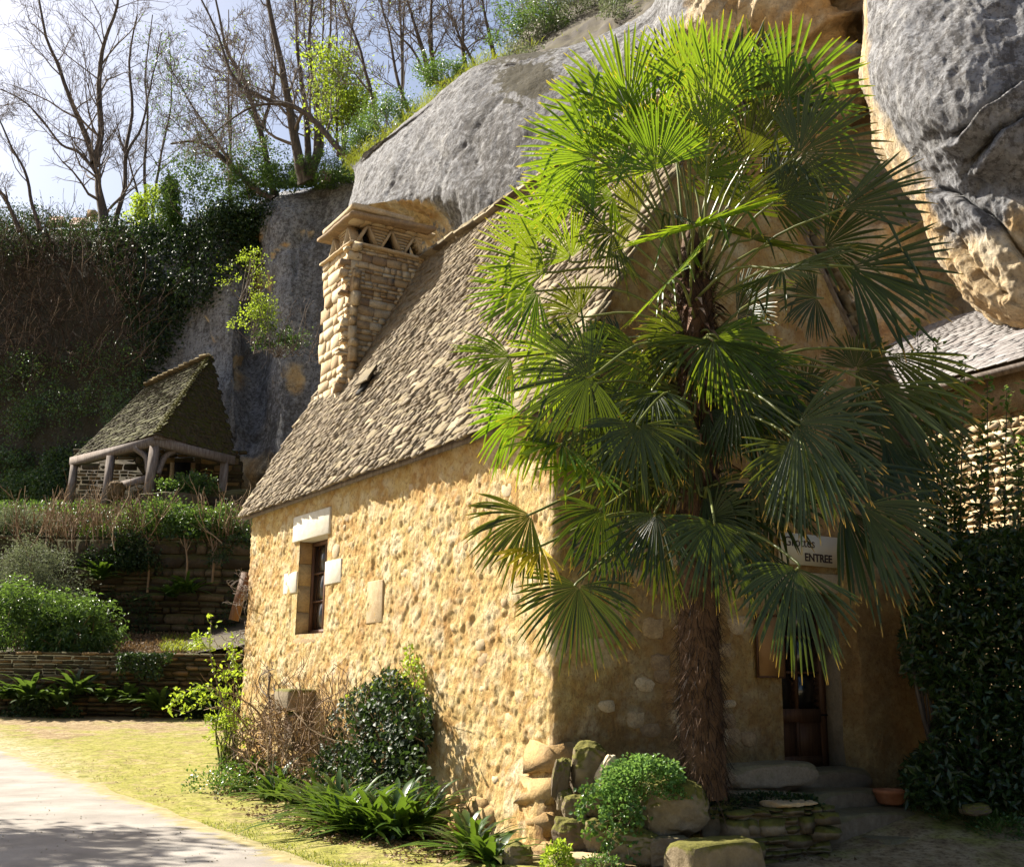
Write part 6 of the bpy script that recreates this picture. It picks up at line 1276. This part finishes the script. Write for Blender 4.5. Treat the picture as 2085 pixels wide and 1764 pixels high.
# ================================================================== GRASS AND LITTER
def ground_scatter(poly, n, dens=None):
    poly = np.array(poly, float); lo, hi = poly.min(0), poly.max(0); q = []
    while len(q) < n: 
        r = np.stack((RG.uniform(lo[0], hi[0], 3*n), RG.uniform(lo[1], hi[1], 3*n)), 1); q += list(r[inpoly(r, poly)])
    q = np.array(q[:n]); return np.array([on_ground(x, y) for x, y in q])
def grass(label, poly, n, L, name='grass', mat=M_GRASS):
    P_ = ground_scatter(poly, n); k = fbm(P_, .5, 3, 11)+RG.normal(size=n)*.15 > -.12; P_ = P_[k]; m = len(P_)
    o = blades(P_, unit(UP+RG.normal(size=(m, 3))*np.array((.6, .6, .1))), L*RG.uniform(.4, 1.3, m), L*.16, mat, name, None, 4, .3); tag(o, label, 'grass', kind='stuff')
grass('short mossy grass on the sunny lawn between lane and walls', [(60, 1535), (0, 1500), (200, 1490), (440, 1490), (500, 1590), (450, 1640), (330, 1640), (200, 1590)], 9000, .045)
grass('fringe of short grass between the lane and the fern bed', [(330, 1625), (480, 1610), (640, 1680), (830, 1735), (900, 1764), (640, 1764), (480, 1718)], 8000, .05)
grass('sparse grass at the right bottom corner', [(1620, 1764), (1700, 1710), (2085, 1680), (2085, 1764)], 4500, .05, mat=M_IVY)
P_ = np.array([aty(random.uniform(330, 500), random.uniform(1290, 1335), random.uniform(32.5, 37)) for _ in range(2600)])
P_[:, 2] = np.interp(P_[:, 1], [32.2, 35, 38.4], [2.34, 2.6, 3.1]); o = blades(P_, unit(UP+RG.normal(size=(2600, 3))*.4), RG.uniform(.08, .28, 2600), .03, M_GRASS, 'terrace_grass', None, 4, .3); tag(o, 'sunlit grass on the ledge between the two retaining walls', 'grass', kind='stuff')
def litter(label, poly, n, L=.05):
    P_ = ground_scatter(poly, n)+UP*RG.uniform(.005, .05, n)[:, None]; V, F = leaves(P_, unit(rnd_dirs(n)*np.array((1, 1, .35))), unit(UP+rnd_dirs(n)*.7), L*RG.uniform(.5, 1.3, n), L*.6, fold=.3); o = part('leaf_litter', V, F, M_LITTER); tag(o, label, 'leaf litter', kind='stuff')
litter('brown leaf litter under the ferns along the lit wall', [(440, 1600), (560, 1600), (760, 1690), (1000, 1740), (1050, 1764), (820, 1764), (560, 1690), (420, 1630)], 5200)
litter('scattered dead leaves in the shaded yard by the steps', [(1150, 1764), (1600, 1740), (2085, 1690), (2085, 1764)], 1600)
litter('scattered dead leaves and bits on the sunny moss', [(0, 1500), (440, 1490), (560, 1640), (330, 1640)], 700, .035)
P_ = ground_scatter([(0, 1560), (160, 1610), (450, 1725), (640, 1764), (0, 1764)], 90); M_ = [basis(np.array((1, 0, 0))*s, np.array((0, 1, 0))*s, UP*s*.7, p+UP*(.034+s*.15)) for p, s in zip(P_, RG.uniform(.005, .014, 90))]
mb = MB()
for m_ in M_: V, F = ROUND[int(RG.integers(8))]; mb.add(V@m_[:3, :3].T+m_[:3, 3], F)
o = mb.part('grit', M_BOULD); tag(o, 'loose grit and pebbles on the pale lane', 'grit', kind='stuff')
# trees standing beyond the left edge of the picture, whose shadows streak the lane
tree('bare roadside tree beyond the left picture edge', [[(-700, 1560), (-700, 1200), (-720, 900), (-690, 500)], [(-700, 1000), (-620, 700), (-560, 420)], [(-700, 1050), (-800, 700), (-860, 400)]], 16.0, [.20, .12, .12], 3.5, 12, 3, (6, 5), group=None, start=.15, twigr=.010, leafn=5000, leafm=M_BUSH, leafL=.2)

# rough growth over the upper terrace and along the walls
def spread(name, label, pxy, n, L, W, mat, cat, thr=-.1, hgt=.4):
    P_ = []
    for (x0, x1, y0, y1, D0, D1) in pxy:
        k = n//len(pxy); f = RG.random(k); P_.append(np.array([aty(x, y0+(y1-y0)*g, D0+(D1-D0)*g) for x, g in zip(RG.uniform(x0, x1, k), f)]))
    P_ = np.concatenate(P_); d = fbm(P_, .9, 3, 31); P_ = P_[d > thr]; m = len(P_); P_[:, 2] += RG.random(m)**2*hgt
    V, F = leaves(P_, rnd_dirs(m)+UP*.4, unit(rnd_dirs(m)+UP*.4), L*RG.uniform(.6, 1.3, m), L*W); tag(part(name, V, F, mat), label, cat, kind='stuff')
spread('terrace_growth', 'dark creeping growth covering the bank below the porch', [(-40, 620, 1100, 1068, 38.5, 40.2), (-40, 620, 1070, 1062, 40, 43), (-40, 620, 1060, 1046, 43, 46), (-40, 620, 1044, 1034, 46, 50)], 30000, .13, .55, M_IVY, 'ground cover', -.2)
spread('terrace_top_growth', 'green growth over the ground before the porch', [(-40, 620, 1066, 1046, 42, 46), (-40, 620, 1046, 1036, 45, 50)], 14000, .14, .55, M_BUSH, 'ground cover', -.5)
spread('bank_litter', 'dry brown stems and leaves strewn over the bank below the porch', [(-40, 620, 1095, 1060, 38.6, 40.6), (-40, 620, 1066, 1046, 40.6, 46)], 9000, .16, .22, M_LITTER, 'leaf litter', -.3)
spread('ledge_litter', 'brown leaf litter on the ledge between the retaining walls', [(230, 620, 1335, 1292, 32.4, 38.0)], 7000, .10, .6, M_LITTER, 'leaf litter', -1, .12)
for nm, lab, pl, nn3, D in (('wall_creeper', 'dark creeping plants hanging over the top of the low wall', (240, 480, 1330, 1385), 2600, 31.75), ('wall_creeper', 'dark mat of leaves against the foot of the low wall', (-20, 480, 1425, 1478), 5000, 31.6), ('wall_creeper', 'creepers hanging from the top of the tall wall', (180, 520, 1090, 1150), 3400, 37.7)):
    P_ = np.array([aty(random.uniform(pl[0], pl[1]), pl[2]+(pl[3]-pl[2])*random.random()**1.6, D-random.random()*.35) for _ in range(nn3)]); P_ = P_[fbm(P_, .9, 3, 33) > .06]; m = len(P_)
    V, F = leaves(P_, unit(rnd_dirs(m)-UP*.4), unit(rnd_dirs(m)+TW), .11*RG.uniform(.5, 1.3, m), .07); tag(part(nm, V, F, M_IVY), lab, 'creeper', kind='stuff')

spread('slope_growth', 'rough brown and green scrub covering the slope above the grey cliff', [(1030, 1380, 128, 60, 32, 36), (1060, 1380, 70, -20, 34, 40), (1220, 1400, 40, -60, 30, 36)], 14000, .12, .4, M_GREY, 'ground cover', -.4)
spread('lip_growth', 'leafy growth spilling over the lip of the cliff below the stump tree', [(540, 730, 385, 372, 52.2, 54), (590, 730, 372, 350, 51.5, 54)], 6000, .15, .55, M_BUSH, 'ground cover', -.5)
spread('wall_top_growth', 'grass and moss along the top of the tall wall', [(160, 560, 1098, 1088, 38.1, 38.9)], 4000, .10, .4, M_FERN, 'ground cover', -.4)
P_ = np.array([aty(random.uniform(-20, 480), random.uniform(1290, 1150), 37.9-random.random()*.2) for _ in range(4200)]); P_ = P_[fbm(P_, 1.0, 3, 35) > .12]; m = len(P_)
V, F = leaves(P_, unit(rnd_dirs(m)-UP*.4), unit(rnd_dirs(m)+TW), .10*RG.uniform(.5, 1.3, m), .07); tag(part('wall_creeper', V, F, M_IVY), 'patches of dark creeper on the face of the tall wall', 'creeper', kind='stuff')
litter('dead leaves caught in the fern bed below the lit wall', [(470, 1600), (620, 1600), (880, 1700), (1000, 1740), (860, 1740), (640, 1690), (480, 1640)], 2600, .07)
for o in bpy.data.objects:
    if '_root' in o: del o['_root']
